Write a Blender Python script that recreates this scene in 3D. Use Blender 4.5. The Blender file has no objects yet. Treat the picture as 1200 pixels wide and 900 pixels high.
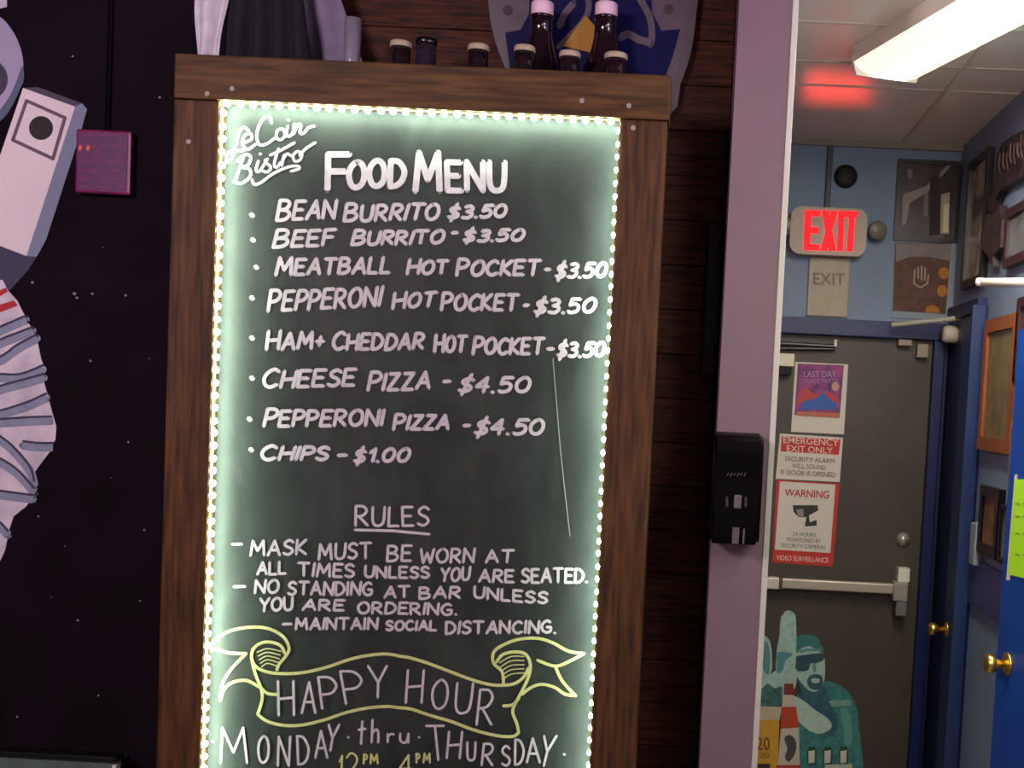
import bpy, bmesh, math, random
from mathutils import Vector, Matrix
random.seed(7)
C = bpy.context.scene.collection
SC = bpy.context.scene
# ------------------------------------------------------------------ camera
F = 1400.0; PPX, PPY = 780.0, 545.0
YAW, PITCH, ROLL = 1.0, -3.05, 2.85
cam_d = bpy.data.cameras.new('camera'); cam = bpy.data.objects.new('camera', cam_d); C.objects.link(cam)
cam_d.sensor_width = 36; cam_d.lens = F / 1200 * 36
cam_d.shift_x = -(PPX - 600) / 1200; cam_d.shift_y = (PPY - 450) / 1200
cam_d.clip_start = 0.05
CAMLOC = Vector((0, 0, 1.72))
R = (Matrix.Rotation(math.radians(YAW), 4, 'Z') @ Matrix.Rotation(math.radians(90 + PITCH), 4, 'X')
     @ Matrix.Rotation(math.radians(ROLL), 4, 'Z'))
cam.matrix_world = Matrix.Translation(CAMLOC) @ R
SC.camera = cam
# ------------------------------------------------------------------ world, lamps, exposure
w = bpy.data.worlds.new('world'); SC.world = w; w.use_nodes = True
w.node_tree.nodes['Background'].inputs[0].default_value = (0.30, 0.2, 0.3, 1)
w.node_tree.nodes['Background'].inputs[1].default_value = 0.05
SC.view_settings.view_transform = 'Standard'; SC.view_settings.look = 'None'
SC.view_settings.exposure = 0; SC.view_settings.gamma = 1; SC.view_settings.use_curve_mapping = False
def area(name, loc, target, sx, sy, power, col):
    d = bpy.data.lights.new(name, 'AREA'); d.shape = 'RECTANGLE'; d.size = sx; d.size_y = sy
    d.energy = power; d.color = col
    o = bpy.data.objects.new(name, d); C.objects.link(o); o.location = loc
    o.rotation_euler = (Vector(target) - Vector(loc)).to_track_quat('-Z', 'Y').to_euler(); return o
# the bar room's pink stage lamp, behind the camera under the ceiling
area('stage_lamp', (-1.6, 0.1, 2.6), (-1.5, 2.95, 2.0), 0.7, 0.4, 56, (1.0, 0.80, 0.90))
area('room_fill', (0.5, -0.9, 1.9), (0.0, 2.95, 1.0), 1.0, 0.5, 9, (1.0, 0.80, 0.90))  # unseen fill, added low to lift the lower part of the pillar
area('violet_lamp', (0.75, 1.7, 2.72), (-0.15, 2.85, 2.6), 0.25, 0.08, 0.3, (0.50, 0.10, 1.0)).data.spread = math.radians(60)

# added unseen fill under the passage ceiling, brightening its door and walls
area('passage_fill', (0.80, 1.45, 2.72), (0.85, 2.6, 0.9), 0.2, 1.2, 17, (1.0, 0.92, 0.76))

# added unseen fill aimed upward to brighten the passage ceiling
area('ceiling_fill', (0.85, 1.2, 2.05), (0.62, 3.0, 2.79), 0.5, 0.2, 7, (1.0, 0.93, 0.80))

# ------------------------------------------------------------------ pixel -> point on a plane
def ray(px, py):
    return (R.to_3x3() @ Vector(((px - PPX) / F, -(py - PPY) / F, -1.0)))
def PY(px, py, Y): d = ray(px, py); return CAMLOC + d * (Y / d.y)
def PX(px, py, X): d = ray(px, py); return CAMLOC + d * (X / d.x)
def PZ(px, py, Z): d = ray(px, py); return CAMLOC + d * ((Z - CAMLOC.z) / d.z)

# ------------------------------------------------------------------ materials
def lin(c): return tuple((x / 255 / 12.92) if x / 255 <= 0.04045 else ((x / 255 + 0.055) / 1.055) ** 2.4 for x in c)
MC = {}
def mat(name, rgb, rough=0.6, var=0.0, scale=20, bump=0.0, stretch=(1, 1, 1), metal=0.0, emit=None, es=0, alpha=1, spec=0.5, rgb2=None, coat=0):
    if name in MC: return MC[name]
    m = bpy.data.materials.new(name); m.use_nodes = True; nt = m.node_tree; b = nt.nodes['Principled BSDF']
    c = (*lin(rgb), 1)
    b.inputs['Base Color'].default_value = c; b.inputs['Roughness'].default_value = rough; b.inputs['Metallic'].default_value = metal
    b.inputs['Specular IOR Level'].default_value = spec
    if coat: b.inputs['Coat Weight'].default_value = coat
    if alpha < 1: b.inputs['Transmission Weight'].default_value = 1 - alpha
    tc = nt.nodes.new('ShaderNodeTexCoord'); mp = nt.nodes.new('ShaderNodeMapping'); nz = nt.nodes.new('ShaderNodeTexNoise')
    mp.inputs['Scale'].default_value = stretch; nz.inputs['Scale'].default_value = scale; nz.inputs['Detail'].default_value = 5
    nt.links.new(tc.outputs['Object'], mp.inputs[0]); nt.links.new(mp.outputs[0], nz.inputs['Vector'])
    if var or rgb2:
        r = nt.nodes.new('ShaderNodeValToRGB')
        r.color_ramp.elements[0].position = 0.33; r.color_ramp.elements[1].position = 0.67
        r.color_ramp.elements[0].color = tuple(x * (1 - var) for x in c[:3]) + (1,)
        c2 = (*lin(rgb2), 1) if rgb2 else c
        r.color_ramp.elements[1].color = tuple(min(1, x * (1 + var)) for x in c2[:3]) + (1,)
        nt.links.new(nz.outputs['Fac'], r.inputs[0]); nt.links.new(r.outputs[0], b.inputs['Base Color'])
    if bump:
        bp = nt.nodes.new('ShaderNodeBump'); bp.inputs['Strength'].default_value = bump; bp.inputs['Distance'].default_value = 0.01
        nt.links.new(nz.outputs['Fac'], bp.inputs['Height']); nt.links.new(bp.outputs[0], b.inputs['Normal'])
    if emit is not None:
        b.inputs['Emission Color'].default_value = (*emit, 1); b.inputs['Emission Strength'].default_value = es
    MC[name] = m; return m

black_wall = mat('black_wall_paint', (21, 12, 20), 0.85, spec=.1, var=0.25, scale=6, bump=0.05)
plank_m = [mat('dark_plank_%s' % n, c, 0.6, 0.45, 9, 0.25, (1.2, 1, 14), rgb2=c2, spec=.15) for n, c, c2 in
           (('one', (44, 20, 11), (60, 28, 15)), ('two', (40, 17, 10), (56, 24, 13)), ('three', (48, 22, 12), (62, 30, 16)))]
rail_m = mat('frame_wood_rail', (66, 42, 20), 0.6, 0.28, 7, 0.25, (1, 1, 12), rgb2=(84, 56, 28), spec=.2)
stile_m = mat('frame_wood_stile', (62, 37, 20), 0.6, 0.3, 7, 0.25, (12, 1, 1), rgb2=(80, 50, 27), spec=.2)
def slate():
    m = bpy.data.materials.new('chalkboard_slate'); m.use_nodes = True; nt = m.node_tree; b = nt.nodes['Principled BSDF']
    tc = nt.nodes.new('ShaderNodeTexCoord'); mp = nt.nodes.new('ShaderNodeMapping'); nz = nt.nodes.new('ShaderNodeTexNoise')
    mp.inputs['Scale'].default_value = (3.2, 1, 1.6); nz.inputs['Scale'].default_value = 3; nz.inputs['Detail'].default_value = 6; nz.inputs['Distortion'].default_value = 0.8
    r = nt.nodes.new('ShaderNodeValToRGB'); r.color_ramp.elements[0].position = 0.3; r.color_ramp.elements[1].position = 0.75
    r.color_ramp.elements[0].color = (0.014, 0.0145, 0.015, 1); r.color_ramp.elements[1].color = (0.030, 0.031, 0.031, 1)
    nt.links.new(tc.outputs['Object'], mp.inputs[0]); nt.links.new(mp.outputs[0], nz.inputs['Vector'])
    nt.links.new(nz.outputs['Fac'], r.inputs[0]); nt.links.new(r.outputs[0], b.inputs['Base Color'])
    b.inputs['Roughness'].default_value = 0.55; b.inputs['Specular IOR Level'].default_value = 0.15
    return m
slate_m = slate()
chalk = mat('white_chalk_marker', (172, 156, 167), 0.8, 0.10, 60)
chalk_y = mat('yellow_chalk_marker', (178, 172, 112), 0.8, 0.10, 60)
scratch_m = mat('scratch_grey', (120, 122, 120), 0.6)
led_m = mat('led_bulb', (255, 250, 235), 0.4, emit=(0.70, 1.0, 0.76), es=240)
tape_m = mat('led_tape', (196, 164, 96), 0.4)
lilac_wall = mat('lilac_wall_paint', (116, 90, 101), 0.6, 0.04, 5, 0.03)
trim_w = mat('white_trim', (188, 184, 172), 0.5)
blue_wall = mat('blue_grey_wall_paint', (122, 142, 166), 0.6, 0.06, 6, 0.06)
ceil_m = mat('cream_ceiling_paint', (236, 228, 210), 0.25, 0.03, 4, 0.02)
dark_ceil = mat('dark_ceiling_paint', (40, 34, 40), 0.8, 0.1, 5)
floor_m = mat('tan_floor', (130, 118, 104), 0.5, 0.2, 12)
blue_trim = mat('dark_blue_gloss_paint', (10, 26, 84), 0.45, 0.15, 8)
blue_trim2 = mat('mid_blue_gloss_paint', (36, 56, 104), 0.45, 0.15, 8)
blue_door = mat('bright_blue_paint', (4, 66, 150), 0.5, 0.12, 6)
door_m = mat('brown_grey_door_paint', (68, 61, 52), 0.5, 0.12, 5, 0.03)
black_p = mat('black_plastic', (14, 12, 16), 0.25)
black_matte = mat('black_matte', (12, 11, 13), 0.7)
brass = mat('brass', (240, 204, 110), 0.3, metal=1.0)
steel = mat('satin_steel', (190, 186, 178), 0.3, metal=0.6)
ivory = mat('ivory_plastic', (196, 188, 172), 0.5)
white_p = mat('white_enamel', (226, 222, 208), 0.45)
paper = mat('white_paper', (214, 206, 196), 0.7)
red_p = mat('red_print', (190, 48, 40), 0.6)
ink = mat('grey_ink', (70, 66, 66), 0.7)
green_paper = mat('lime_green_paper', (176, 240, 40), 0.7)
def flat(rgb, rough=0.7, var=0): return mat('paint_%d_%d_%d' % rgb, rgb, rough, var)

# ------------------------------------------------------------------ mesh helpers
WL = {}
def wl(o): return WL.get(o.name, Vector((0, 0, 0)))
def tagp(o, label=None, cat=None, group=None, kind=None):
    if label: o['label'] = label
    if cat: o['category'] = cat
    if group: o['group'] = group
    if kind: o['kind'] = kind
    return o
def thing(name, label, cat, loc, group=None):
    o = bpy.data.objects.new(name, None); C.objects.link(o); o.location = loc; o.empty_display_size = 0.05
    WL[o.name] = Vector(loc); return tagp(o, label, cat, group)
def obj(name, bm, m, parent=None, smooth=False, label=None, cat=None, group=None, kind=None):
    me = bpy.data.meshes.new(name)
    if parent is not None:
        off = wl(parent); loc = None
    else:
        if bm.verts:
            xs = [v.co.x for v in bm.verts]; ys = [v.co.y for v in bm.verts]; zs = [v.co.z for v in bm.verts]
            off = Vector(((min(xs) + max(xs)) / 2, (min(ys) + max(ys)) / 2, min(zs)))
        else: off = Vector((0, 0, 0))
        loc = off
    bmesh.ops.translate(bm, verts=bm.verts, vec=-off)
    bmesh.ops.recalc_face_normals(bm, faces=bm.faces)
    bm.to_mesh(me); bm.free()
    for mm in (m if isinstance(m, (list, tuple)) else [m]): me.materials.append(mm)
    if smooth:
        for p in me.polygons: p.use_smooth = True
    o = bpy.data.objects.new(name, me); C.objects.link(o)
    if parent is not None: o.parent = parent; WL[o.name] = wl(parent)
    else: o.location = loc; WL[o.name] = loc
    return tagp(o, label, cat, group, kind)
def struct(name, bm, m, parent=None, label=None): return obj(name, bm, m, parent, kind='structure', label=label)
def add_box(bm, x0, x1, y0, y1, z0, z1, bev=0.0, mi=0):
    vs = [bm.verts.new((x, y, z)) for x in (x0, x1) for y in (y0, y1) for z in (z0, z1)]
    fs = []
    for a in ((0, 1, 3, 2), (4, 6, 7, 5), (0, 4, 5, 1), (2, 3, 7, 6), (0, 2, 6, 4), (1, 5, 7, 3)):
        f = bm.faces.new([vs[i] for i in a]); f.material_index = mi; fs.append(f)
    if bev:
        es = list({e for f in fs for e in f.edges}); bmesh.ops.bevel(bm, geom=es, offset=bev, segments=2, affect='EDGES', profile=0.6)
    return bm
def box(x0, x1, y0, y1, z0, z1, bev=0.0):
    bm = bmesh.new(); return add_box(bm, min(x0, x1), max(x0, x1), min(y0, y1), max(y0, y1), min(z0, z1), max(z0, z1), bev)
def rectY(x0, y0, x1, y1, Y):
    xm, ym = (x0 + x1) / 2, (y0 + y1) / 2
    return PY(x0, ym, Y).x, PY(x1, ym, Y).x, PY(xm, y1, Y).z, PY(xm, y0, Y).z
def boxY(x0, y0, x1, y1, Y, d, bev=0.0):
    a, b, z0, z1 = rectY(x0, y0, x1, y1, Y); return box(a, b, Y, Y + d, z0, z1, bev)
def rectX(x0, y0, x1, y1, X):
    xm, ym = (x0 + x1) / 2, (y0 + y1) / 2
    ya, yb = PX(x0, ym, X).y, PX(x1, ym, X).y
    p0 = PX(xm, y1, X).z; p1 = PX(xm, y0, X).z
    return yb, ya, p0, p1
def boxX(x0, y0, x1, y1, X, d, bev=0.0):
    ya, yb, z0, z1 = rectX(x0, y0, x1, y1, X); return box(X, X + d, ya, yb, z0, z1, bev)
def add_poly(bm, pts, n, t):
    """flat polygon given as 3d points, extruded t against direction n"""
    a = [bm.verts.new(p) for p in pts]; b = [bm.verts.new(Vector(p) + n * t) for p in pts]
    bm.faces.new(a); bm.faces.new(b[::-1])
    for i in range(len(a)): j = (i + 1) % len(a); bm.faces.new((a[i], b[i], b[j], a[j]))
def polyY(pts, Y, t=0.001, bm=None):
    bm = bm or bmesh.new(); add_poly(bm, [PY(x, y, Y) for x, y in pts], Vector((0, 1, 0)), t); return bm
def polyX(pts, X, t=0.001, bm=None):
    bm = bm or bmesh.new(); add_poly(bm, [PX(x, y, X) for x, y in pts], Vector((1, 0, 0)), t); return bm
def ell(cx, cy, rx, ry, n=28): return [(cx + rx * math.cos(i * 2 * math.pi / n), cy + ry * math.sin(i * 2 * math.pi / n)) for i in range(n)]
def catmull(p, k=5, closed=False):
    if len(p) < 3: return list(p)
    out = []; n = len(p)
    segs = n if closed else n - 1
    g = (lambda i: p[i % n]) if closed else (lambda i: p[max(0, min(n - 1, i))])
    for i in range(segs):
        a, b, c, d = g(i - 1), g(i), g(i + 1), g(i + 2)
        for j in range(k):
            t = j / k
            out.append(tuple(0.5 * ((2 * b[q]) + (-a[q] + c[q]) * t + (2 * a[q] - 5 * b[q] + 4 * c[q] - d[q]) * t * t + (-a[q] + 3 * b[q] - 3 * c[q] + d[q]) * t ** 3) for q in (0, 1)))
    out.append(tuple(p[0] if closed else p[-1])); return out
def smoothp(pts, k=5): return catmull(pts, k, True)[:-1]
STK = [0]
def add_stroke(bm, pts, wd, to3, N=10):
    """round-ended pen stroke through pixel points; to3 maps a pixel to the surface; wd in pixels.
    Split at sharp corners; every run sits a hair prouder than the last so crossings stay clean."""
    pts = [p for i, p in enumerate(pts) if i == 0 or math.hypot(p[0] - pts[i - 1][0], p[1] - pts[i - 1][1]) > 0.12]
    if len(pts) == 1: pts = [pts[0], (pts[0][0] + 0.05, pts[0][1])]
    runs = [[pts[0]]]
    for i in range(1, len(pts)):
        runs[-1].append(pts[i])
        if i + 1 < len(pts):
            a = math.atan2(pts[i][1] - pts[i - 1][1], pts[i][0] - pts[i - 1][0]); b = math.atan2(pts[i + 1][1] - pts[i][1], pts[i + 1][0] - pts[i][0])
            if abs((b - a + math.pi) % (2 * math.pi) - math.pi) > 0.8: runs.append([pts[i]])
    r = wd / 2
    for run in runs:
        STK[0] += 1; lift = (STK[0] % 9) * 0.00005
        def q(x, y): v = to3(x, y).copy(); v += (CAMLOC - v).normalized() * lift; return bm.verts.new(v)
        n = len(run); L = []; Rr = []
        for i in range(n):
            a = run[max(0, i - 1)]; b = run[min(n - 1, i + 1)]; dx, dy = b[0] - a[0], b[1] - a[1]; d = math.hypot(dx, dy) or 1
            nx, ny = -dy / d * r, dx / d * r
            L.append(q(run[i][0] + nx, run[i][1] + ny)); Rr.append(q(run[i][0] - nx, run[i][1] - ny))
        for i in range(n - 1): bm.faces.new((L[i], L[i + 1], Rr[i + 1], Rr[i]))
        h = max(3, N // 2)
        for (c, o, va, vb) in ((run[0], run[1], L[0], Rr[0]), (run[-1], run[-2], Rr[-1], L[-1])):
            th = math.atan2(c[1] - o[1], c[0] - o[0])
            arc = [q(c[0] + r * math.cos(th - math.pi / 2 + k * math.pi / h), c[1] + r * math.sin(th - math.pi / 2 + k * math.pi / h)) for k in range(1, h)]
            try: bm.faces.new([vb] + arc[::-1] + [va]) if False else bm.faces.new([va] + arc[::-1] + [vb])
            except ValueError: pass
def add_cyl(bm, p0, p1, r0, r1=None, n=16, cap=True):
    r1 = r0 if r1 is None else r1; p0 = Vector(p0); p1 = Vector(p1); d = (p1 - p0).normalized()
    u = d.orthogonal().normalized(); v = d.cross(u)
    A = [bm.verts.new(p0 + (u * math.cos(i * 2 * math.pi / n) + v * math.sin(i * 2 * math.pi / n)) * r0) for i in range(n)]
    B = [bm.verts.new(p1 + (u * math.cos(i * 2 * math.pi / n) + v * math.sin(i * 2 * math.pi / n)) * r1) for i in range(n)]
    for i in range(n): j = (i + 1) % n; bm.faces.new((A[i], A[j], B[j], B[i]))
    if cap: bm.faces.new(A[::-1]); bm.faces.new(B)
    return bm
def lathe(prof, base, axis=(0, 0, 1), n=24):
    bm = bmesh.new(); d = Vector(axis).normalized(); u = d.orthogonal().normalized(); v = d.cross(u); base = Vector(base); rings = []
    for r, h in prof:
        if r < 1e-5: rings.append([bm.verts.new(base + d * h)])
        else: rings.append([bm.verts.new(base + d * h + (u * math.cos(i * 2 * math.pi / n) + v * math.sin(i * 2 * math.pi / n)) * r) for i in range(n)])
    for a, b in zip(rings, rings[1:]):
        for i in range(n):
            j = (i + 1) % n; q = []
            for vv in ((a[i % len(a)]), (a[j % len(a)]), (b[j % len(b)]), (b[i % len(b)])):
                if vv not in q: q.append(vv)
            if len(q) > 2: bm.faces.new(q)
    return bm
def printed(txt, px0, py0, px1, py1, to3, m, name, parent, lift=0.0):
    """block lettering as mesh, stretched between two pixel corners"""
    cu = bpy.data.curves.new('t', 'FONT'); cu.body = txt; cu.resolution_u = 3; cu.offset = lift
    o = bpy.data.objects.new('t', cu); C.objects.link(o)
    dg = bpy.context.evaluated_depsgraph_get(); me = o.evaluated_get(dg).to_mesh()
    vs = [tuple(v.co) for v in me.vertices]; fs = [tuple(p.vertices) for p in me.polygons]
    o.evaluated_get(dg).to_mesh_clear(); bpy.data.objects.remove(o); bpy.data.curves.remove(cu)
    x0 = min(v[0] for v in vs); x1 = max(v[0] for v in vs); y0 = min(v[1] for v in vs); y1 = max(v[1] for v in vs)
    bm = bmesh.new()
    bv = [bm.verts.new(to3(px0 + (v[0] - x0) / (x1 - x0) * (px1 - px0), py1 + (v[1] - y0) / (y1 - y0) * (py0 - py1))) for v in vs]
    for f in fs:
        try: bm.faces.new([bv[i] for i in f])
        except ValueError: pass
    return obj(name, bm, m, parent)

# ------------------------------------------------------------------ the setting
YB = 2.95; YD = 4.84; XR = 1.165; ZC = 2.79
CORNER = PY(1128, 172, YD); XR = CORNER.x; ZC = CORNER.z
YP = 2.70
PXL = PY(843, 450, YP).x; PXR = PY(905.5, 450, YP).x      # the end face of the partition
struct('floor', box(-2.6, XR, -2.4, YD, -0.05, 0), floor_m)
struct('ceiling', box(PXR, XR, -2.4, YD, ZC, ZC + 0.05), ceil_m)
struct('ceiling_bar', box(-2.6, PXR, -2.4, YD, ZC, ZC + 0.05), dark_ceil)
wb = struct('wall_back', box(-2.6, PXL, YB, YB + 0.1, 0, ZC), black_wall)
wlft = struct('wall_left', box(-2.7, -2.6, -2.4, YB, 0, ZC), black_wall)
struct('wall_rear', box(-2.6, XR, -2.5, -2.4, 0, ZC), mat('rear_wall', (90, 70, 84), 0.8, 0.1, 5))
struct('wall_partition', box(PXL, PXR, YP, YD, 0, ZC), lilac_wall)
struct('wall_door_side', box(PXR, XR, YD, YD + 0.1, 0, ZC), blue_wall)
struct('wall_right', box(XR, XR + 0.1, -2.4, YD, 0, ZC), blue_wall)
# white corner trim on the partition
struct('trim_1', box(PXR - 0.0015, PXR + 0.012, YP - 0.004, YP + 0.05, 0, ZC, 0.002), trim_w)
struct('trim_2', box(PXR, XR, YD - 0.02, YD, ZC - 0.022, ZC), mat('brown_ceiling_trim', (140, 128, 118), 0.5))
# dark planks on the wall behind the board
z = 0.0; k = 0; xa = PY(330, 60, YB).x
ph = 0.108
while z < ZC - 0.02:
    z1 = min(ZC, z + ph)
    dd = random.uniform(0.020, 0.0225)
    if z1 > 0.75:
        struct('plank', box(xa, PXL - 0.002, YB - dd, YB, z + 0.001, z1 - 0.001, 0.0015), plank_m[k % 3], wb)
    z = z1; k += 1
# ceiling seams in the passage
for (a, b, c, d) in ((1117, 95, 1192, 20),):
    p = PZ(a, b, ZC)
    struct('ceiling_seam', box(p.x - 0.006, p.x + 0.006, 0, YD, ZC - 0.004, ZC), mat('seam', (196, 188, 172), 0.6))
for py in (104, 76, 30):
    p = PZ(1060, py, ZC)
    struct('ceiling_seam', box(PXR, XR, p.y - 0.006, p.y + 0.006, ZC - 0.003, ZC), MC['seam'])

# ------------------------------------------------------------------ the chalkboard menu
YF = 2.60; YS = YF + 0.040          # front of frame, face of slate
def oL(y): return 208 + (y - 65) * (180 - 208) / 835
bx = lambda px, py: PY(px, py, YF)
XO0 = bx(194, 470).x; XO1 = bx(766, 470).x      # outer frame
XI0 = bx(247, 470).x; XI1 = bx(711, 470).x      # inner opening
ZT = bx(490, 75).z; ZI = bx(495, 128).z; ZBOT = 0.55
cb = thing('menu_chalkboard', 'tall brown wood framed chalkboard food menu edged with small glowing bulbs', 'chalkboard', ((XO0 + XO1) / 2, YF + 0.03, ZBOT))
obj('frame_rail', box(XO0, XO1 + 0.004, YF - 0.002, YF + 0.07, ZI, ZT, 0.004), rail_m, cb)
obj('frame_rail', box(XO0, XO1, YF, YF + 0.07, ZBOT, ZBOT + 0.10, 0.004), rail_m, cb)
for a, b in ((XO0, XI0), (XI1, XO1)):
    obj('frame_stile', box(a, b, YF, YF + 0.07, ZBOT + 0.101, ZI - 0.0015, 0.005), stile_m, cb)
obj('board_panel', box(XI0 - 0.01, XI1 + 0.01, YS, YS + 0.012, ZBOT + 0.05, ZI + 0.01), slate_m, cb)
if 1:
    for (x, y) in ((243, 110), (221, 166), (737, 124), (742, 150), (272, 104), (682, 118)):
        p = PY(x, y, YF - 0.003); obj('wood_plug', add_cyl(bmesh.new(), (p.x, p.y - 0.0015, p.z), (p.x, p.y + 0.001, p.z), 0.0055, n=10), flat((150, 134, 128)), cb)
# bulbs
bmb = bmesh.new(); bmesh.ops.create_uvsphere(bmb, u_segments=10, v_segments=6, radius=1.0)
bulb_me = bpy.data.meshes.new('bulb'); bmb.to_mesh(bulb_me); bmb.free(); bulb_me.materials.append(led_m)
for p_ in bulb_me.polygons: p_.use_smooth = True
SP = 0.0278; YLED = YF + 0.010
def strip(p0, p1, inward):
    d = Vector(p1) - Vector(p0); L = d.length; d.normalize()
    bm = bmesh.new(); n = Vector(inward); s = 0.0012
    c = [Vector(p0), Vector(p1)]
    vs = [c[0], c[1]]
    x0 = min(p0[0], p1[0]) - (0.0 if n.x >= 0 else 0.0022); x1 = max(p0[0], p1[0]) + (0.0022 if n.x > 0 else 0.0)
    z0 = min(p0[2], p1[2]) - (0.0022 if n.z < 0 else 0); z1 = max(p0[2], p1[2])
    add_box(bm, x0, x1, YLED - 0.006, YLED + 0.006, z0, z1)
    st = obj('light_strip', bm, tape_m, cb)
    k = int(L / SP)
    for i in range(k + 1):
        q = Vector(p0) + d * (SP * (i + 0.5))
        if (q - Vector(p0)).length > L - 0.006: break
        o = bpy.data.objects.new('bulb', bulb_me); C.objects.link(o); o.parent = st
        j = random.uniform(-0.0012, 0.0012)
        o.location = q + n * (0.005 if n.x >= 0 else 0.0005) + d * j - wl(cb)
        o.scale = (0.0070, 0.0070, 0.0070)
strip((XI0, YLED, ZI - 0.012), (XI0, YLED, 0.75), (1, 0, 0))
strip((XI1, YLED, ZI - 0.012), (XI1, YLED, 0.75), (-1, 0, 0))
strip((XI0, YLED, ZI), (XI1, YLED, ZI), (0, 0, -1))

# ---- hand lettering
G = {
 'A': (.8, [[(0, 0), (.42, 1), (.8, 0)], [(.14, .36), (.68, .36)]]),
 'B': (.7, [[(0, 0), (0, 1)], 's', [(0, 1), (.42, .98), (.58, .78), (.4, .56), (.02, .52)], 's', [(.02, .52), (.5, .48), (.68, .25), (.45, .03), (0, 0)]]),
 'C': (.72, ['s', [(.68, .86), (.42, 1), (.12, .8), (0, .48), (.12, .15), (.4, 0), (.72, .14)]]),
 'D': (.72, [[(0, 0), (0, 1)], 's', [(0, 1), (.4, .95), (.7, .6), (.62, .25), (.35, .04), (0, 0)]]),
 'E': (.62, [[(.6, 1), (0, 1), (0, 0), (.62, 0)], [(0, .52), (.5, .52)]]),
 'F': (.6, [[(.6, 1), (0, 1), (0, 0)], [(0, .52), (.5, .52)]]),
 'G': (.76, ['s', [(.66, .88), (.42, 1), (.12, .8), (0, .48), (.12, .15), (.4, 0), (.7, .12), (.72, .42)], [(.72, .45), (.42, .45)]]),
 'H': (.72, [[(0, 0), (0, 1)], [(.72, 0), (.72, 1)], [(0, .48), (.72, .52)]]),
 'I': (.04, [[(0, 0), (.04, 1)]]),
 'K': (.66, [[(0, 0), (0, 1)], [(.6, 1), (.03, .45), (.66, 0)]]),
 'L': (.58, [[(0, 1), (0, 0), (.58, 0)]]),
 'M': (.92, [[(0, 0), (.1, 1), (.46, .3), (.82, 1), (.92, 0)]]),
 'N': (.74, [[(0, 0), (0, 1), (.72, 0), (.74, 1)]]),
 'O': (.78, ['c', [(.39, 1), (.08, .78), (0, .45), (.14, .1), (.4, 0), (.68, .15), (.78, .5), (.68, .86)]]),
 'P': (.62, [[(0, 0), (0, 1)], 's', [(0, 1), (.42, .98), (.62, .74), (.42, .5), (.02, .44)]]),
 'R': (.68, [[(0, 0), (0, 1)], 's', [(0, 1), (.42, .98), (.6, .76), (.4, .52), (.02, .46)], [(.2, .46), (.68, 0)]]),
 'S': (.62, ['s', [(.6, .86), (.34, 1), (.06, .84), (.1, .62), (.5, .42), (.6, .2), (.34, 0), (0, .1)]]),
 'T': (.78, [[(0, 1), (.78, 1)], [(.39, 1), (.39, 0)]]),
 'U': (.7, ['s', [(0, 1), (.02, .3), (.15, .04), (.38, 0), (.6, .1), (.68, .4), (.7, 1)]]),
 'W': (.96, [[(0, 1), (.2, 0), (.48, .72), (.74, 0), (.96, 1)]]),
 'Y': (.74, [[(0, 1), (.38, .48)], [(.74, 1), (.38, .48), (.34, 0)]]),
 'Z': (.66, [[(.02, 1), (.62, 1), (0, 0), (.66, 0)]]),
 '0': (.66, ['c', [(.34, 1), (.06, .76), (0, .42), (.12, .1), (.34, 0), (.56, .12), (.66, .5), (.58, .84)]]),
 '1': (.3, [[(0, .72), (.28, 1), (.28, 0)]]),
 '2': (.6, ['s', [(.02, .8), (.25, 1), (.52, .85), (.5, .55), (.0, .0)], [(0, 0), (.6, 0)]]),
 '3': (.56, ['s', [(.04, .95), (.34, 1), (.52, .8), (.38, .58), (.18, .54)], 's', [(.18, .54), (.46, .48), (.56, .25), (.36, .02), (0, .06)]]),
 '4': (.6, [[(.42, 0), (.46, 1), (0, .38), (.6, .38)]]),
 '5': (.6, [[(.6, 1), (.12, 1), (.06, .56)], 's', [(.06, .56), (.36, .64), (.58, .42), (.5, .1), (.2, 0), (0, .08)]]),
 '$': (.6, ['s', [(.58, .82), (.34, .94), (.08, .8), (.12, .6), (.48, .42), (.56, .22), (.34, .06), (0, .14)], [(.38, 1.22), (.2, -.2)]]),
 '.': (.06, [[(.0, 0), (.06, .0)]]),
 '-': (.5, [[(0, .42), (.5, .46)]]),
 '+': (.5, [[(0, .45), (.5, .45)], [(.25, .2), (.25, .72)]]),
 't': (.45, [[(.22, 1.2), (.2, .0)], [(0, .75), (.45, .8)]]),
 'h': (.5, [[(0, 1.2), (0, 0)], 's', [(0, .45), (.28, .7), (.46, .5), (.48, 0)]]),
 'r': (.4, [[(0, .65), (0, 0)], 's', [(0, .4), (.18, .62), (.4, .62)]]),
 'u': (.5, ['s', [(0, .65), (.02, .2), (.2, 0), (.4, .1), (.48, .65)], [(.48, .65), (.5, 0)]]),
}
def glyph_strokes(ch):
    wd, lst = G[ch]; out = []; mode = None
    for it in lst:
        if isinstance(it, str): mode = it; continue
        out.append(catmull(it, 4) if mode == 's' else catmull(it, 3, True) if mode == 'c' else list(it)); mode = None
    return wd, out
YT = YS - 0.0012
to_board = lambda x, y: PY(x, y, YT)
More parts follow.
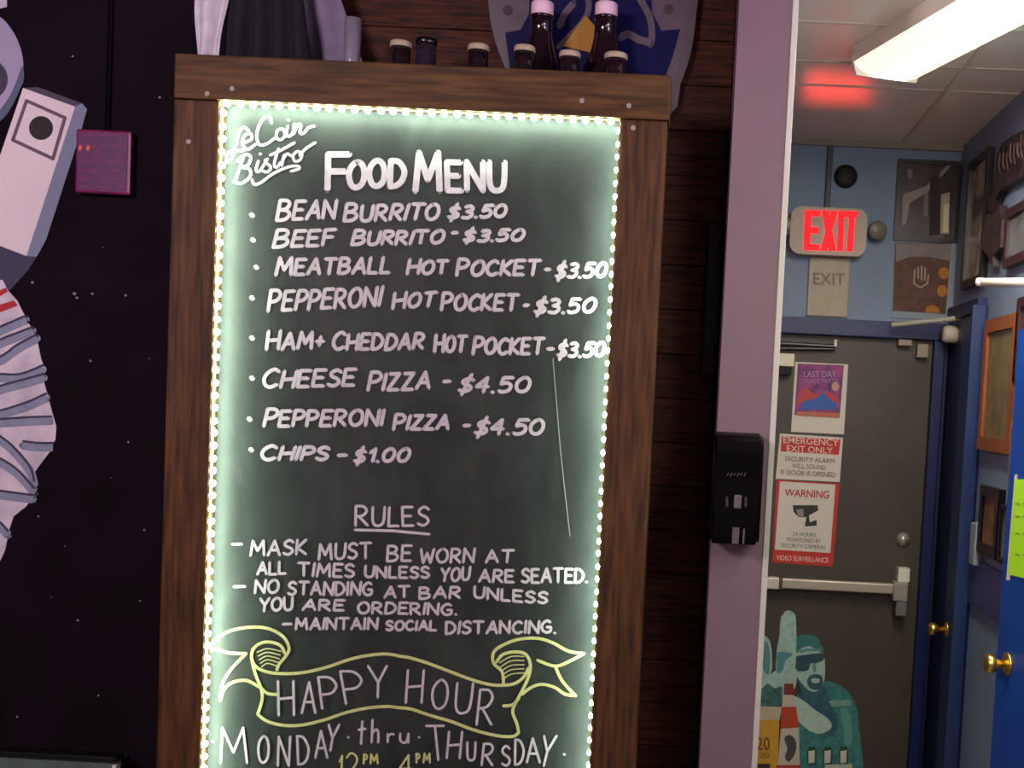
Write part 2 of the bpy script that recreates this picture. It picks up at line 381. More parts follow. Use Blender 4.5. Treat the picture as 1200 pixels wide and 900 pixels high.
def word(bm, txt, x0, x1, yb0, yb1, h, pen=4.2, slant=0.22, capscale=1.12, to3=to_board):
    gap = 0.26; seq = [glyph_strokes(c) for c in txt]
    sc = [capscale if (i == 0 and txt[0].isalpha()) else 1.0 for i in range(len(txt))]
    tot = sum(s[0] * c for s, c in zip(seq, sc)) + gap * (len(txt) - 1) + slant * 0.9
    pad = pen / 2; ux = (x1 - x0 - 2 * pad) / tot; cx = 0
    hh = h - pen
    for (wd, ss), c in zip(seq, sc):
        jy = random.uniform(-.03, .03); js = random.uniform(-.06, .06)
        for s in ss:
            pts = []
            for (gx, gy) in s:
                X = cx + gx * c + (slant + js) * gy
                t = X / tot; px = x0 + pad + X * ux
                pts.append((px, yb0 + (yb1 - yb0) * t - pad - (gy + jy) * hh * c))
            add_stroke(bm, pts, pen, to3, 8)
        cx += wd * c + gap
def write(words, **kw):
    bm = bmesh.new()
    for wd in words: word(bm, *wd[:6], **{**kw, **(wd[6] if len(wd) > 6 else {})})
    return bm
lines = [
 [('BEAN', 322, 397, 260, 258, 25), ('BURRITO', 401, 518, 261, 259, 22), ('$3.50', 523, 597, 258, 256, 18)],
 [('BEEF', 318, 396, 292, 289, 22), ('BURRITO', 410, 523, 289, 287, 19), ('-', 527, 539, 281, 281, 18), ('$3.50', 541, 617, 285, 284, 17)],
 [('MEATBALL', 321, 461, 324, 322, 22), ('HOT', 475, 528, 323, 322, 19), ('POCKET', 533, 636, 325, 324, 21), ('-', 636, 647, 322, 322, 14), ('$3.50', 649, 714, 328, 326, 20, dict(capscale=1))],
 [('PEPPERONI', 312, 450, 367, 360, 26), ('HOT', 458, 513, 364, 360, 20), ('POCKET', 515, 610, 366, 365, 22), ('-', 611, 622, 364, 364, 14), ('$3.50', 624, 701, 369, 368, 20)],
 [('HAM+', 310, 383, 412, 410, 23), ('CHEDDAR', 387, 500, 412, 411, 22), ('HOT', 507, 549, 415, 414, 22), ('POCKET', 552, 640, 417, 416, 22), ('-', 639, 651, 416, 416, 16), ('$3.50', 651, 712, 420, 419, 20)],
 [('CHEESE', 305, 420, 456, 454, 23), ('PIZZA', 429, 508, 460, 457, 23), ('-', 517, 531, 454, 454, 16), ('$4.50', 535, 625, 462, 461, 21)],
 [('PEPPERONI', 307, 453, 502, 500, 22), ('PIZZA', 459, 530, 505, 505, 20), ('-', 540, 553, 505, 505, 14), ('$4.50', 554, 641, 511, 511, 21)],
 [('CHIPS', 303, 389, 541, 541, 19), ('-', 393, 410, 540, 540, 15), ('$1.00', 413, 483, 544, 542, 19)],
 [('RULES', 415, 504, 618, 617, 25, dict(slant=.02, capscale=1.05))],
 [('-', 270, 285, 643, 643, 12), ('MASK', 292, 361, 653, 651, 20, dict(slant=.06)), ('MUST', 372, 437, 657, 655, 21), ('BE', 452, 484, 659, 659, 21), ('WORN', 491, 557, 661, 660, 19), ('AT', 568, 603, 661, 660, 17)],
 [('ALL', 300, 337, 675, 674, 17), ('TIMES', 348, 417, 676, 678, 18), ('UNLESS', 426, 505, 678, 679, 16), ('YOU', 515, 552, 683, 681, 18), ('ARE', 560, 604, 683, 684, 17), ('SEATED.', 610, 690, 684, 684, 19)],
 [('-', 272, 289, 693, 693, 12), ('NO', 297, 328, 697, 696, 18), ('STANDING', 336, 438, 698, 699, 18), ('AT', 449, 482, 702, 701, 16), ('BAR', 490, 541, 703, 702, 16), ('UNLESS', 554, 643, 702, 709, 16)],
 [('YOU', 303, 345, 718, 716, 18), ('ARE', 353, 405, 716, 717, 15), ('ORDERING.', 418, 537, 720, 722, 16)],
 [('-', 329, 343, 737, 737, 12), ('MAINTAIN', 345, 444, 739, 739, 16), ('SOCIAL', 451, 513, 740, 740, 14), ('DISTANCING.', 521, 653, 744, 743, 17)],
]
for i, L in enumerate(lines):
    for W in L:
        obj('chalk_word', write([W], pen=4.4 if i < 8 else 3.3, slant=.2 if i < 8 else .05, capscale=1.12 if i < 8 else 1.0), chalk, cb)
bm = bmesh.new()
word(bm, 'F', 380, 412, 226, 226, 49, pen=7.5, slant=0, capscale=1)
word(bm, 'OOD', 405, 477, 223, 221, 37, pen=7, slant=0, capscale=1)
obj('chalk_title', bm, chalk, cb); bm = bmesh.new()
word(bm, 'M', 483, 519, 227, 227, 52, pen=7.5, slant=0, capscale=1)
word(bm, 'ENU', 521, 595, 226, 228, 40, pen=7, slant=0, capscale=1)
obj('chalk_title', bm, chalk, cb)
for (x, y) in ((295, 252), (296, 281), (300, 313), (295, 349), (295, 396), (295, 443), (292, 491), (294, 527)):
    bm = bmesh.new(); add_stroke(bm, [(x, y), (x + .7, y + .4)], 6.2, to_board, 12); obj('bullet_dot', bm, chalk, cb)
bm = bmesh.new(); add_stroke(bm, [(416, 621), (460, 622), (503, 626)], 3.2, to_board)
obj('chalk_underline', bm, chalk, cb)
# script in the corner
def z6(p): return [(240 + x / 4.5, 100 + y / 4.5) for x, y in p]
bm = bmesh.new()
for s in ([(232, 242), (207, 222), (182, 245), (162, 320), (132, 398), (108, 388), (135, 345), (190, 345), (222, 335)],
          [(198, 305), (245, 285), (242, 255), (212, 262), (198, 305), (225, 338), (268, 310)],
          [(352, 198), (340, 162), (302, 185), (275, 250), (285, 310), (325, 310), (368, 278)],
          [(402, 230), (382, 240), (378, 275), (400, 288), (422, 265), (416, 236), (402, 230)],
          [(437, 215), (430, 255), (445, 270), (466, 245), (472, 205)], [(472, 205), (467, 256), (490, 208), (506, 212), (502, 250), (522, 252), (545, 225), (577, 214)],
          [(205, 378), (185, 430), (160, 505)], [(172, 400), (212, 365), (242, 378), (228, 420), (196, 432), (236, 442), (238, 482), (192, 517), (152, 508)],
          [(282, 400), (270, 445), (285, 455), (305, 430), (330, 388)], [(330, 388), (318, 402), (348, 432), (330, 457), (302, 450)],
          [(388, 335), (366, 415), (380, 432), (400, 405)], [(345, 368), (400, 343), (472, 303)],
          [(418, 368), (405, 422)], [(410, 395), (432, 362), (455, 372)],
          [(482, 350), (465, 372), (475, 400), (502, 393), (512, 365), (498, 350), (482, 350)], [(500, 368), (535, 332), (582, 302)],
          [(248, 498), (263, 523), (300, 510), (350, 472), (400, 446), (450, 428), (492, 426), (496, 440), (455, 453)]):
    add_stroke(bm, catmull(z6(s), 5), 3.4, to_board, 8)
for d in ((440, 183), (292, 362)): add_stroke(bm, z6([d, (d[0] + 2, d[1])]), 4, to_board, 8)
obj('chalk_script', bm, chalk, cb)
# banner ribbon
A = lambda p: [(220 + x / 4.615, 720 + y / 4.615) for x, y in p]
B = lambda p: [(460 + x / 4.615, 720 + y / 4.615) for x, y in p]
bm = bmesh.new()
for s in (A([(110, 210), (140, 150), (210, 97), (300, 73), (400, 70), (470, 90), (525, 130), (548, 185), (530, 225), (495, 268), (482, 300)]),
          A([(525, 212), (505, 172), (460, 152), (405, 152), (360, 180), (345, 230), (365, 278), (410, 305), (470, 318), (560, 320), (650, 310), (760, 283), (860, 248), (950, 226), (1050, 214), (1110, 218)]) + B([(40, 226), (90, 234), (180, 260), (300, 305), (420, 350), (520, 378), (600, 383), (665, 372), (712, 335), (735, 290)]),
          A([(352, 185), (345, 235), (365, 320), (396, 400), (402, 460), (378, 540)]),
          A([(378, 540), (430, 578), (520, 600), (620, 598), (740, 570), (860, 530), (980, 505), (1080, 498)]) + B([(30, 504), (100, 512), (200, 545), (320, 580), (440, 625), (560, 655), (650, 660), (682, 638)]),
          B([(682, 638), (672, 590), (650, 530), (665, 480), (700, 415), (738, 330), (744, 262), (715, 212), (655, 203), (595, 218), (562, 258)]),
          A([(395, 395), (430, 427), (482, 433)]), A([(110, 210), (150, 188), (220, 208), (315, 212)]),
          A([(315, 212), (240, 290), (190, 370), (175, 465)]), A([(175, 465), (200, 400), (250, 365), (320, 358), (385, 392)]),
          B([(600, 378), (592, 310), (546, 262), (550, 200), (620, 155), (700, 132), (790, 130), (870, 155), (950, 198), (1035, 212)]),
          B([(1035, 212), (960, 252), (880, 280), (785, 248)]), B([(880, 280), (918, 360), (990, 440)]),
          B([(990, 440), (930, 430), (880, 396), (810, 378), (750, 395), (700, 432)]), B([(600, 495), (650, 488), (682, 455)])):
    add_stroke(bm, catmull(s, 5), 3.6, to_board, 8)
obj('chalk_ribbon', bm, chalk_y, cb, label='yellow chalk ribbon drawn around the happy hour words')
bm = bmesh.new(); bm2 = bmesh.new()
for i in range(5):
    add_stroke(bm, catmull(A([(375 + i * 6, 205 + i * 20), (430, 185 + i * 20), (505 - i * 5, 200 + i * 20)]), 4), 1.3, to_board, 6)
    add_stroke(bm2, catmull(B([(580 + i * 5, 262 + i * 22), (640, 228 + i * 24), (712, 228 + i * 22)]), 4), 1.3, to_board, 6)
obj('scroll_hatching', bm, chalk_y, cb); obj('scroll_hatching', bm2, chalk_y, cb)
def letters(lst, pen):
    bm = bmesh.new()
    for (c, x0, x1, y0, y1, sl) in lst: word(bm, c, x0, x1, y1, y1, (y1 - y0), pen=pen, slant=sl, capscale=1)
    return bm
obj('chalk_word', letters([('H', 325, 346, 796, 839, 0), ('A', 352, 371, 798, 837, 0), ('P', 376, 396, 793, 833, -.1), ('P', 404, 425, 785, 826, -.15), ('Y', 431, 456, 780, 820, 0)], 3.0), chalk, cb)
obj('chalk_word', letters([('H', 474, 499, 783, 824, .15), ('O', 504, 526, 795, 832, .05), ('U', 531, 555, 800, 838, .1), ('R', 557, 580, 808, 852, .12)], 3.0), chalk, cb)
obj('chalk_word', letters([('M', 257, 291, 851, 895, 0), ('O', 301, 316, 862, 896, 0), ('N', 324, 341, 861, 898, .05), ('D', 348, 363, 861, 897, -.05), ('A', 368, 385, 855, 889, 0), ('Y', 380, 399, 847, 880, .25)], 2.9), chalk, cb)
obj('chalk_word', letters([('t', 418, 429, 848, 873, 0), ('h', 434, 445, 846, 871, 0), ('r', 453, 463, 853, 871, 0), ('u', 467, 480, 853, 872, 0)], 2.9), chalk, cb)
obj('chalk_word', letters([('T', 502, 523, 849, 892, -.1), ('H', 522, 543, 856, 890, .15), ('U', 546, 559, 869, 893, .05), ('R', 563, 580, 870, 898, .1), ('S', 587, 599, 872, 898, 0), ('D', 602, 615, 866, 898, 0), ('A', 616, 634, 863, 894, 0), ('Y', 629, 652, 860, 898, .3)], 2.9), chalk, cb)
for x, y in ((249, 869), (408, 864), (491, 864), (661, 884)):
    bm = bmesh.new(); add_stroke(bm, [(x, y), (x + .5, y)], 3.4, to_board, 8); obj('bullet_dot', bm, chalk, cb)
obj('chalk_hours', letters([('1', 396, 402, 884, 912, .1), ('2', 405, 421, 882, 912, 0), ('P', 425, 431, 883, 896, 0), ('M', 433, 444, 883, 896, 0)], 2.4), chalk_y, cb)
obj('chalk_hours', letters([('4', 467, 484, 884, 912, 0), ('P', 487, 493, 882, 895, 0), ('M', 495, 505, 882, 895, 0)], 2.4), chalk_y, cb)
bm = bmesh.new(); add_stroke(bm, [(648, 420), (652, 470), (657, 530), (663, 585), (668, 628)], 1.0, to_board, 6)
obj('scratch', bm, scratch_m, cb)

# ------------------------------------------------------------------ mural on the black wall
YM = YB - 0.002
def muralbm(pts, lay=0, sm=False): return polyY(smoothp(pts) if sm else pts, YM - 0.0006 * lay, 0.0006)
mu = thing('painted_spaceman_mural', 'painted pale spaceman with pleated sleeve and white box on black wall', 'mural', (PY(20, 470, YM).x, YM, PY(20, 690, YM).z))
tom = lambda lay: (lambda x, y: PY(x, y, YM - 0.0006 * lay))
obj('helmet', muralbm([(0, 20), (11, 31), (20, 46), (26, 64), (27, 82), (22, 99), (15, 117), (4, 136), (-15, 150), (-60, 150), (-90, 85), (-60, 20), (-25, 8)], 1, True), mat('mural_helmet', (176, 156, 186), 0.8, 0.3, 3, rgb2=(150, 140, 172)), mu)
obj('visor', muralbm(ell(-14, 93, 23, 24), 2), flat((62, 52, 78)), mu)
obj('helmet_shadow', muralbm([(26, 78), (28, 92), (22, 108), (12, 128), (0, 142), (-20, 152), (-10, 140), (8, 118), (18, 98)], 2, True), flat((84, 92, 118)), mu)
obj('helmet_rim', muralbm([(-25, 12), (0, -12), (8, 0), (8, 8), (0, 10), (-8, 12)], 1), flat((190, 176, 200)), mu)
bxp = obj('chest_box', muralbm([(27, 103), (88, 125), (31, 300), (-32, 276)], 4), mat('mural_box_pink', (226, 208, 214), 0.8, 0.03, 8), mu)
obj('chest_box_side', muralbm([(88, 125), (96, 121), (102, 128), (94, 157), (54, 281), (43, 301), (31, 300)], 3), flat((122, 128, 152)), mu)
obj('chest_box_top', muralbm([(27, 103), (44, 102), (96, 121), (88, 125)], 3), flat((72, 62, 82)), mu)
bm = bmesh.new(); q = [(31, 118), (76, 138), (62, 186), (15, 164), (31, 118)]; add_stroke(bm, q, 4.0, tom(5)); obj('dial_outline', bm, flat((100, 80, 98)), mu)
obj('dial', muralbm(ell(48, 150, 14, 14), 5), flat((30, 24, 30)), mu)
obj('glove_shadow', muralbm([(-40, 272), (0, 289), (43, 301), (32, 318), (19, 332), (12, 340), (-40, 345)], 2), flat((58, 56, 80)), mu)
slv = [(-60, 330), (3, 328), (9, 340), (20, 352), (27, 366), (33, 378), (41, 390), (45, 405), (48, 420), (53, 434), (51, 446), (55, 460), (61, 482), (66, 500), (65, 515), (58, 530), (48, 543), (39, 556), (41, 570), (40, 582), (30, 594), (16, 605), (11, 620), (6, 645), (-2, 662), (-30, 690), (-70, 680)]
obj('sleeve', muralbm(slv, 3), mat('mural_sleeve', (198, 184, 200), 0.8, 0.12, 14, rgb2=(214, 198, 208)), mu)
bm = muralbm([(-60, 352), (0, 340), (7, 337), (9, 342), (0, 347), (-60, 358)], 4); muralb = polyY([(-60, 372), (0, 357), (16, 352), (21, 358), (0, 366), (-60, 384)], YM - .0024, .0006, bm)
obj('sleeve_stripes', bm, flat((176, 36, 44)), mu, label='two red stripes on the upper sleeve')
folds = [[(-30, 398), (0, 383), (30, 370)], [(-30, 414), (0, 398), (20, 390), (38, 383)], [(-30, 428), (0, 418), (20, 404), (43, 392)],
         [(-30, 436), (0, 438), (24, 438), (50, 428)], [(-30, 462), (0, 452), (30, 444), (51, 438)], [(-30, 486), (0, 481), (32, 471), (54, 461)], [(-30, 492), (0, 491), (30, 489), (60, 488)],
         [(-20, 500), (0, 511), (16, 524), (35, 547), (40, 564)], [(27, 517), (45, 519), (63, 519)], [(-20, 530), (0, 537), (21, 551), (40, 572)], [(-30, 570), (0, 575), (38, 580)], [(-15, 600), (0, 612), (9, 622)]]
bm = bmesh.new()
for i, f in enumerate(folds): add_stroke(bm, catmull([(x, y + 5) for x, y in f], 5), 10, lambda x, y: PY(min(x, 62), y, YM - .0028), 8)
obj('sleeve_shading', bm, mat('mural_shade', (134, 138, 162), 0.8, 0.1, 30), mu)
bm = bmesh.new()
for f in folds: add_stroke(bm, catmull(f, 5), 2.6, tom(6), 8)
obj('sleeve_folds', bm, flat((58, 52, 78)), mu)
bm = bmesh.new()
for x, y, r in ((85, 66, 1.6), (187, 114, 1.8), (38, 331, 2), (87, 344, 2.6), (90, 349, 2), (108, 344, 1.8), (147, 346, 1.8), (106, 423, 1.8), (150, 518, 1.5), (45, 605, 1.6), (169, 621, 1.5), (91, 727, 1.8), (164, 704, 1.3), (115, 815, 1.7), (20, 840, 1.8), (76, 640, .9), (130, 560, .8), (60, 700, .9), (175, 420, .9), (120, 290, .8)):
    add_stroke(bm, [(x, y), (x + .2, y)], r * 1.6, tom(1), 8)
obj('painted_stars', bm, flat((150, 146, 160)), mu, kind='stuff')

# plaque on its cord, the magenta light on it put into its colours
YQ = YB - 0.03
q0 = PY(121, 228, YQ)
pq = thing('hanging_plaque', 'small square magenta lit plaque with faint printed rows hanging on black wall', 'sign', q0)
a, b, z0, z1 = rectY(88, 152, 153, 227, YQ)
obj('plaque_body', box(a, b, YQ, YQ + 0.02, z0, z1, 0.006), mat('magenta_lit_plastic', (118, 18, 84), 0.4, 0.3, 30), pq)
obj('plaque_face', box(a + .008, b - .008, YQ - .001, YQ + .001, z0 + .008, z1 - .008), mat('purple_lit_print', (84, 10, 78), 0.5, 0.35, 70), pq)
bm = bmesh.new(); toq = lambda x, y: PY(x, y, YQ - .0016)
for yy, ws in ((158, ((98, 140),)), (172, ((106, 122), (134, 147))), (181, ((110, 126), (134, 144))), (190, ((96, 116), (122, 146))), (200, ((94, 118), (124, 145))), (210, ((96, 110), (116, 146))), (219, ((94, 104), (112, 132), (138, 148)))):
    for x0, x1 in ws:
        n = int((x1 - x0) / 4)
        for i in range(n): add_stroke(bm, [(x0 + i * 4, yy + random.uniform(-1.5, 1.5)), (x0 + i * 4 + 2.5, yy + random.uniform(-1.5, 1.5))], 1.5, toq, 6)
obj('printed_rows', bm, flat((140, 52, 110)), pq)
bm = bmesh.new()
for x in (94, 103): add_stroke(bm, [(x, 172), (x, 175)], 4.5, toq, 8)
obj('orange_marks', bm, flat((220, 110, 60)), pq)
p = PY(124, 152, YQ + .012); obj('cord', add_cyl(bmesh.new(), (p.x, p.y, z1 - .002), (p.x + .002, p.y, ZC), 0.0032, n=8), mat('cord_black', (10, 8, 10), .9, spec=.05), pq)

# counter end at lower left
YC = 2.85
a, b, z0, z1 = rectY(-160, 884, 133, 1100, YC)
ct = thing('wall_cabinet', 'grey green low cabinet front against the black wall at lower left', 'cabinet', ((a + b) / 2, YC + .03, 0))
obj('cabinet_front', box(a, b, YC, YC + .03, .3, z1, .003), mat('grey_green_laminate', (88, 104, 98), 0.5, 0.15, 15), ct)
obj('cabinet_body', box(a, b - .012, YC + .031, YB - .001, 0, z1 - .01), mat('black_cabinet', (26, 24, 26), 0.6), ct)
obj('edge_strip', box(a, b + .004, YC - .012, YC + .034, z1 + .001, z1 + .013, .002), mat('dark_edge', (14, 14, 14), 0.4), ct)
obj('corner_cap', box(b - .006, b + .004, YC - .007, YC + .02, z1 - .03, z1 - .008, .002), white_p, ct)

# ------------------------------------------------------------------ shelf behind the board's top rail and what stands there
ZS = ZT - 0.055
struct_shelf = obj('bottle_shelf', box(XO0 + .01, XO1 - .005, YF + .071, YB - .06, ZS - .02, ZS, .002), rail_m, None, label='wooden shelf behind the top rail carrying bottles and cloths', cat='shelf')
amber = mat('dark_glass', (30, 12, 22), 0.12, spec=0.8)
cream_cap = mat('cream_cap', (170, 150, 128), 0.5, 0.1, 40); pink_cap = mat('pale_pink_cap', (228, 190, 205), 0.5)
def bottle(px, ytop, wpx, Y, capm, glass, tall, lab, cat='bottle', grp=None):
    p = PY(px, ytop, Y); s = Y / F; r = wpx * s / 2; H = p.z - ZS
    t = thing('bottle' if cat == 'bottle' else 'jar', lab, cat, (p.x, Y, ZS), grp)
    ch = (15 if tall else 7) * s
    if tall: prof = [(0, 0), (r * 2.1, 0), (r * 2.2, .01), (r * 2.2, H * .34), (r * 1.9, H * .42), (r * 1.25, H * .60), (r * .98, H * .72), (r * .92, H * .86), (r * 1.06, H * .865), (r * 1.06, H * .885), (r * .9, H * .89), (r * .9, H - .004), (0, H - .004)]
    else: prof = [(0, 0), (r * 1.35, 0), (r * 1.4, .008), (r * 1.4, H * .45), (r * 1.0, H * .62), (r * .92, H * .72), (r * .92, H - .004), (0, H - .004)]
    obj('bottle_glass' if cat == 'bottle' else 'jar_glass', lathe(prof, (p.x, Y, ZS)), glass, t, True)
    c = [(r * .95, H - ch), (r, H - ch + .001), (r, H - .003), (r * .9, H), (0, H)]
    obj('cap', lathe(c, (p.x, Y, ZS)), capm, t, True)
    return t
bottle(470, 49, 25, 2.73, cream_cap, amber, False, 'small bottle with cream cap, leftmost, just left of the black capped bottle')
bottle(561, 53, 25, 2.73, cream_cap, amber, False, 'small cream capped bottle standing alone left of the blue shield sign')
bottle(615, 54.5, 25, 2.73, cream_cap, amber, False, 'small cream capped bottle in front of the left tall pink capped bottle')
bottle(668, 61, 25, 2.73, cream_cap, amber, False, 'small cream capped bottle between the two tall pink capped bottles')
bottle(722, 63, 27, 2.73, cream_cap, amber, False, 'small cream capped bottle in front of the right tall pink capped bottle')
bottle(500, 46, 25, 2.76, black_p, mat('clear_dark_glass', (40, 30, 44), 0.08, spec=.8), False, 'black capped dark bottle beside the leftmost cream capped bottle')
bottle(636, 3, 26, 2.83, pink_cap, amber, True, 'left tall dark bottle with pink cap in front of the shield sign')
bottle(711, 4, 26, 2.83, pink_cap, amber, True, 'right tall dark bottle with pink cap in front of the shield sign')
def cloth(name, top, bot, Y, m, lab, folds, depth=0.02):
    bm = bmesh.new(); U, V = 40, 14; yt, yb = top[2], bot[2]; g = []
    for j in range(V + 1):
        v = j / V; row = []
        for i in range(U + 1):
            u = i / U; x = (top[0] + (top[1] - top[0]) * u) * (1 - v) + (bot[0] + (bot[1] - bot[0]) * u) * v
            y = yt + (yb - yt) * v
            p = PY(x, y, Y); p.y += depth * math.sin(u * folds * 2 * math.pi + v * 1.2) * (0.5 + 0.5 * v) + 0.004 * math.sin(v * 9 + u * 5)
            row.append(bm.verts.new(p))
        g.append(row)
    for j in range(V):
        for i in range(U): bm.faces.new((g[j][i], g[j][i + 1], g[j + 1][i + 1], g[j + 1][i]))
    o = obj(name, bm, m, None, True, lab, 'cloth')
    md = o.modifiers.new('s', 'SOLIDIFY'); md.thickness = 0.003
    return o
cloth('hanging_cloth', (226, 276, -38), (229, 257, 78), 2.80, mat('white_cloth', (206, 196, 208), 0.9, 0.12, 25), 'white folded cloth hanging at the far left above the chalkboard', 1.6, .014)
cloth('hanging_cloth', (274, 348, -38), (259, 366, 88), 2.77, mat('black_cloth', (14, 12, 24), 0.9, 0.3, 25), 'black pleated cloth hanging between two pale ones above the chalkboard', 4, .014)
cloth('hanging_cloth', (347, 386, -38), (363, 430, 88), 2.84, mat('lilac_cloth', (118, 104, 128), 0.9, 0.12, 25), 'grey lilac cloth hanging right of the black cloth above the chalkboard', 1.3, .012)
p = PY(411, 22, 2.74); r = .020; H = p.z - ZS
obj('plastic_cup', lathe([(0, 0), (r * .75, 0), (r * 1.0, H), (r * .94, H), (r * .7, .004), (0, .004)], (p.x + .006, 2.74, ZS)), mat('cloudy_plastic', (190, 180, 200), 0.25, alpha=.35), None, True, 'cloudy plastic cup beside the lilac cloth on the shelf', 'cup')

# shield sign
YE = YB - 0.045
sh = thing('shield_sign', 'blue and grey shield shaped sign with yellow wedge above the chalkboard', 'sign', (PY(697, 165, YE).x, YE, PY(697, 165, YE).z))
obj('shield_plate', polyY(smoothp([(570, -60), (640, -75), (700, -60), (760, -75), (828, -60), (818, 0), (814, 35), (808, 68), (797, 100), (784, 135), (700, 150), (612, 125), (592, 80), (578, 40), (572, 0)], 3), YE, .012), mat('grey_lilac_plate', (74, 60, 72), .45, .12, 30), sh)
obj('blue_field', polyY([(600, 100), (592, 38), (610, 35), (620, 16), (622, -50), (762, -50), (764, 14), (775, 36), (797, 34), (788, 66), (776, 100)], YE - .002, .002), mat('navy_print', (12, 12, 60), .5, .15, 20, spec=.1), sh)
toe = lambda x, y: PY(x, y, YE - .0045)
bm = bmesh.new()
add_stroke(bm, catmull([(684, -20), (690, 6), (684, 24), (668, 42), (655, 55)], 5), 7, toe); add_stroke(bm, catmull([(672, 4), (662, 16), (656, 30)], 4), 8, toe)
add_stroke(bm, catmull([(738, -20), (752, 2), (762, 22), (764, 42), (762, 52)], 5), 8, toe); add_stroke(bm, catmull([(762, 50), (748, 46), (736, 40), (728, 44)], 5), 9, toe)
obj('shield_curves', bm, MC['grey_lilac_plate'], sh)
obj('yellow_wedge', polyY([(686, 18), (660, 54), (694, 62), (697, 30)], YE - .005, .002), flat((170, 120, 40)), sh)
for x, y in ((595, 12), (784, 11)):
    p = PY(x, y, YE); obj('mounting_hole', add_cyl(bmesh.new(), (p.x, YE - .001, p.z), (p.x, YE + .002, p.z), .012), flat((54, 34, 40)), sh)

# black narrow bar by the pillar
hb = obj('wall_bar', boxY(826, 262, 842, 440, YB - .07, .04, .006), black_matte, None, label='narrow black bar on the plank wall left of the lilac pillar', cat='bar')

# ------------------------------------------------------------------ dispenser on the partition end
YDp = YP - 0.10
a, b, z0, z1 = rectY(834, 508, 893, 639, YDp)
dp = thing('soap_dispenser', 'black wall dispenser mounted on the lilac pillar', 'dispenser', ((a + b) / 2, YP, z0))
bm = bmesh.new(); prof = [(0.10, 0), (.02, 0), (.0, .06), (.002, .6), (.0, .84), (.012, .93), (.04, .98), (.10, 1.0)]
vs = [[bm.verts.new((x, YDp + d, z0 + (z1 - z0) * h)) for d, h in prof] for x in (a, b)]
for i in range(len(prof)):
    j = (i + 1) % len(prof); bm.faces.new((vs[0][i], vs[0][j], vs[1][j], vs[1][i]))
bm.faces.new(vs[0]); bm.faces.new(vs[1][::-1])
bmesh.ops.bevel(bm, geom=[e for e in bm.edges if abs(e.verts[0].co.x - e.verts[1].co.x) < 1e-4], offset=.007, segments=3, affect='EDGES')
obj('dispenser_cover', bm, mat('black_gloss_plastic', (3, 2, 4), 0.4, spec=.06), dp)
tod = lambda x, y: PY(x, y, YDp - .0012)
obj('lens_window', boxY(860, 580, 869, 596, YDp - .004, .006, .003), flat((92, 82, 88)), dp)
for x in (852, 874):
    bm = bmesh.new(); add_stroke(bm, [(x, 583), (x, 593)], 3, tod); obj('side_mark', bm, flat((50, 40, 46)), dp)
bm = bmesh.new(); add_box(bm, *[v for v in (lambda r: (r[0], r[1]))(rectY(858, 618, 866, 637, YDp))], YDp - .003, YDp + .003, *rectY(858, 618, 866, 637, YDp)[2:])
obj('push_tab', bm, flat((84, 72, 76)), dp)
bm = bmesh.new(); add_stroke(bm, [(872, 620), (871, 637)], 2, tod); obj('seam_line', bm, flat((100, 76, 84)), dp)
bm = bmesh.new()
for i in range(6): add_stroke(bm, [(852 + i * 4, 557 + (i % 2)), (854 + i * 4, 554.5)], 1.4, tod)
obj('maker_mark', bm, flat((66, 58, 64)), dp)
# ------------------------------------------------------------------ passage: exit door
DXL = PY(880, 640, YD).x; DXR = PY(1076.5, 640, YD).x; DT = PY(1000, 396, YD).z
YDF = YD - 0.03
d1 = struct('door_1', box(PXR + .002, DXR, YDF, YD - .001, 0.0, DT), door_m)
# header and jamb
struct('trim_3', box(PXR + .002, PY(1104, 500, YD).x, YD - .07, YD - .001, DT + .001, PY(1000, 376, YD).z, .005), blue_trim)
struct('trim_4', box(DXR + .001, DXR + .045, YD - .07, YD - .001, 0, DT, .006), blue_trim)
struct('trim_5', box(DXR + .047, DXR + .062, YD - .045, YD - .001, 0, DT + .02, .003), mat('navy_paint', (24, 28, 52), .5))
# push bar
z = PY(980, 687, YDF - .06).z
pb = thing('push_bar', 'long pale metal push bar across the exit door', 'push bar', (PY(980, 687, YDF).x, YDF, z - .03))
def sX(px, py, Y): return PY(px, py, Y).x
xb0 = PXR + .01; xb1 = sX(1048, 690, YDF - .06)
obj('rail_cover', box(xb0, xb1, YDF - .06, YDF - .025, z - .020, z + .020, .006), mat('satin_bar', (186, 176, 160), .35, metal=.3), pb)
obj('end_sleeve', box(xb0, sX(913, 685, YDF - .065), YDF - .066, YDF - .02, z - .024, z + .022, .005), mat('bright_bar', (214, 208, 196), .35, metal=.2), pb)
obj('rail_joint', box(sX(913, 685, YDF - .065), sX(917, 685, YDF - .065), YDF - .068, YDF - .02, z - .024, z + .023, .002), flat((84, 76, 66)), pb)
obj('latch_case', box(sX(1047, 690, YDF - .07), sX(1064, 690, YDF - .07), YDF - .075, YDF, z - .045, z + .03, .006), mat('grey_case', (150, 146, 138), .4), pb)
obj('latch_case_top', box(sX(1053, 675, YDF - .07), sX(1067, 675, YDF - .07), YDF - .06, YDF, z + .03, z + .085, .004), white_p, pb)
obj('latch_case_foot', box(sX(1050, 710, YDF - .07), sX(1063, 710, YDF - .07), YDF - .07, YDF, z - .105, z - .045, .006), mat('grey_foot', (110, 108, 104), .4), pb)
p = PY(1058, 632, YDF)
obj('deadbolt', lathe([(0, 0), (.028, 0), (.028, .008), (.02, .012), (.018, .02), (0, .022)], p, (0, -1, 0)), steel, None, True, 'round silver deadbolt on the brown exit door', 'lock')
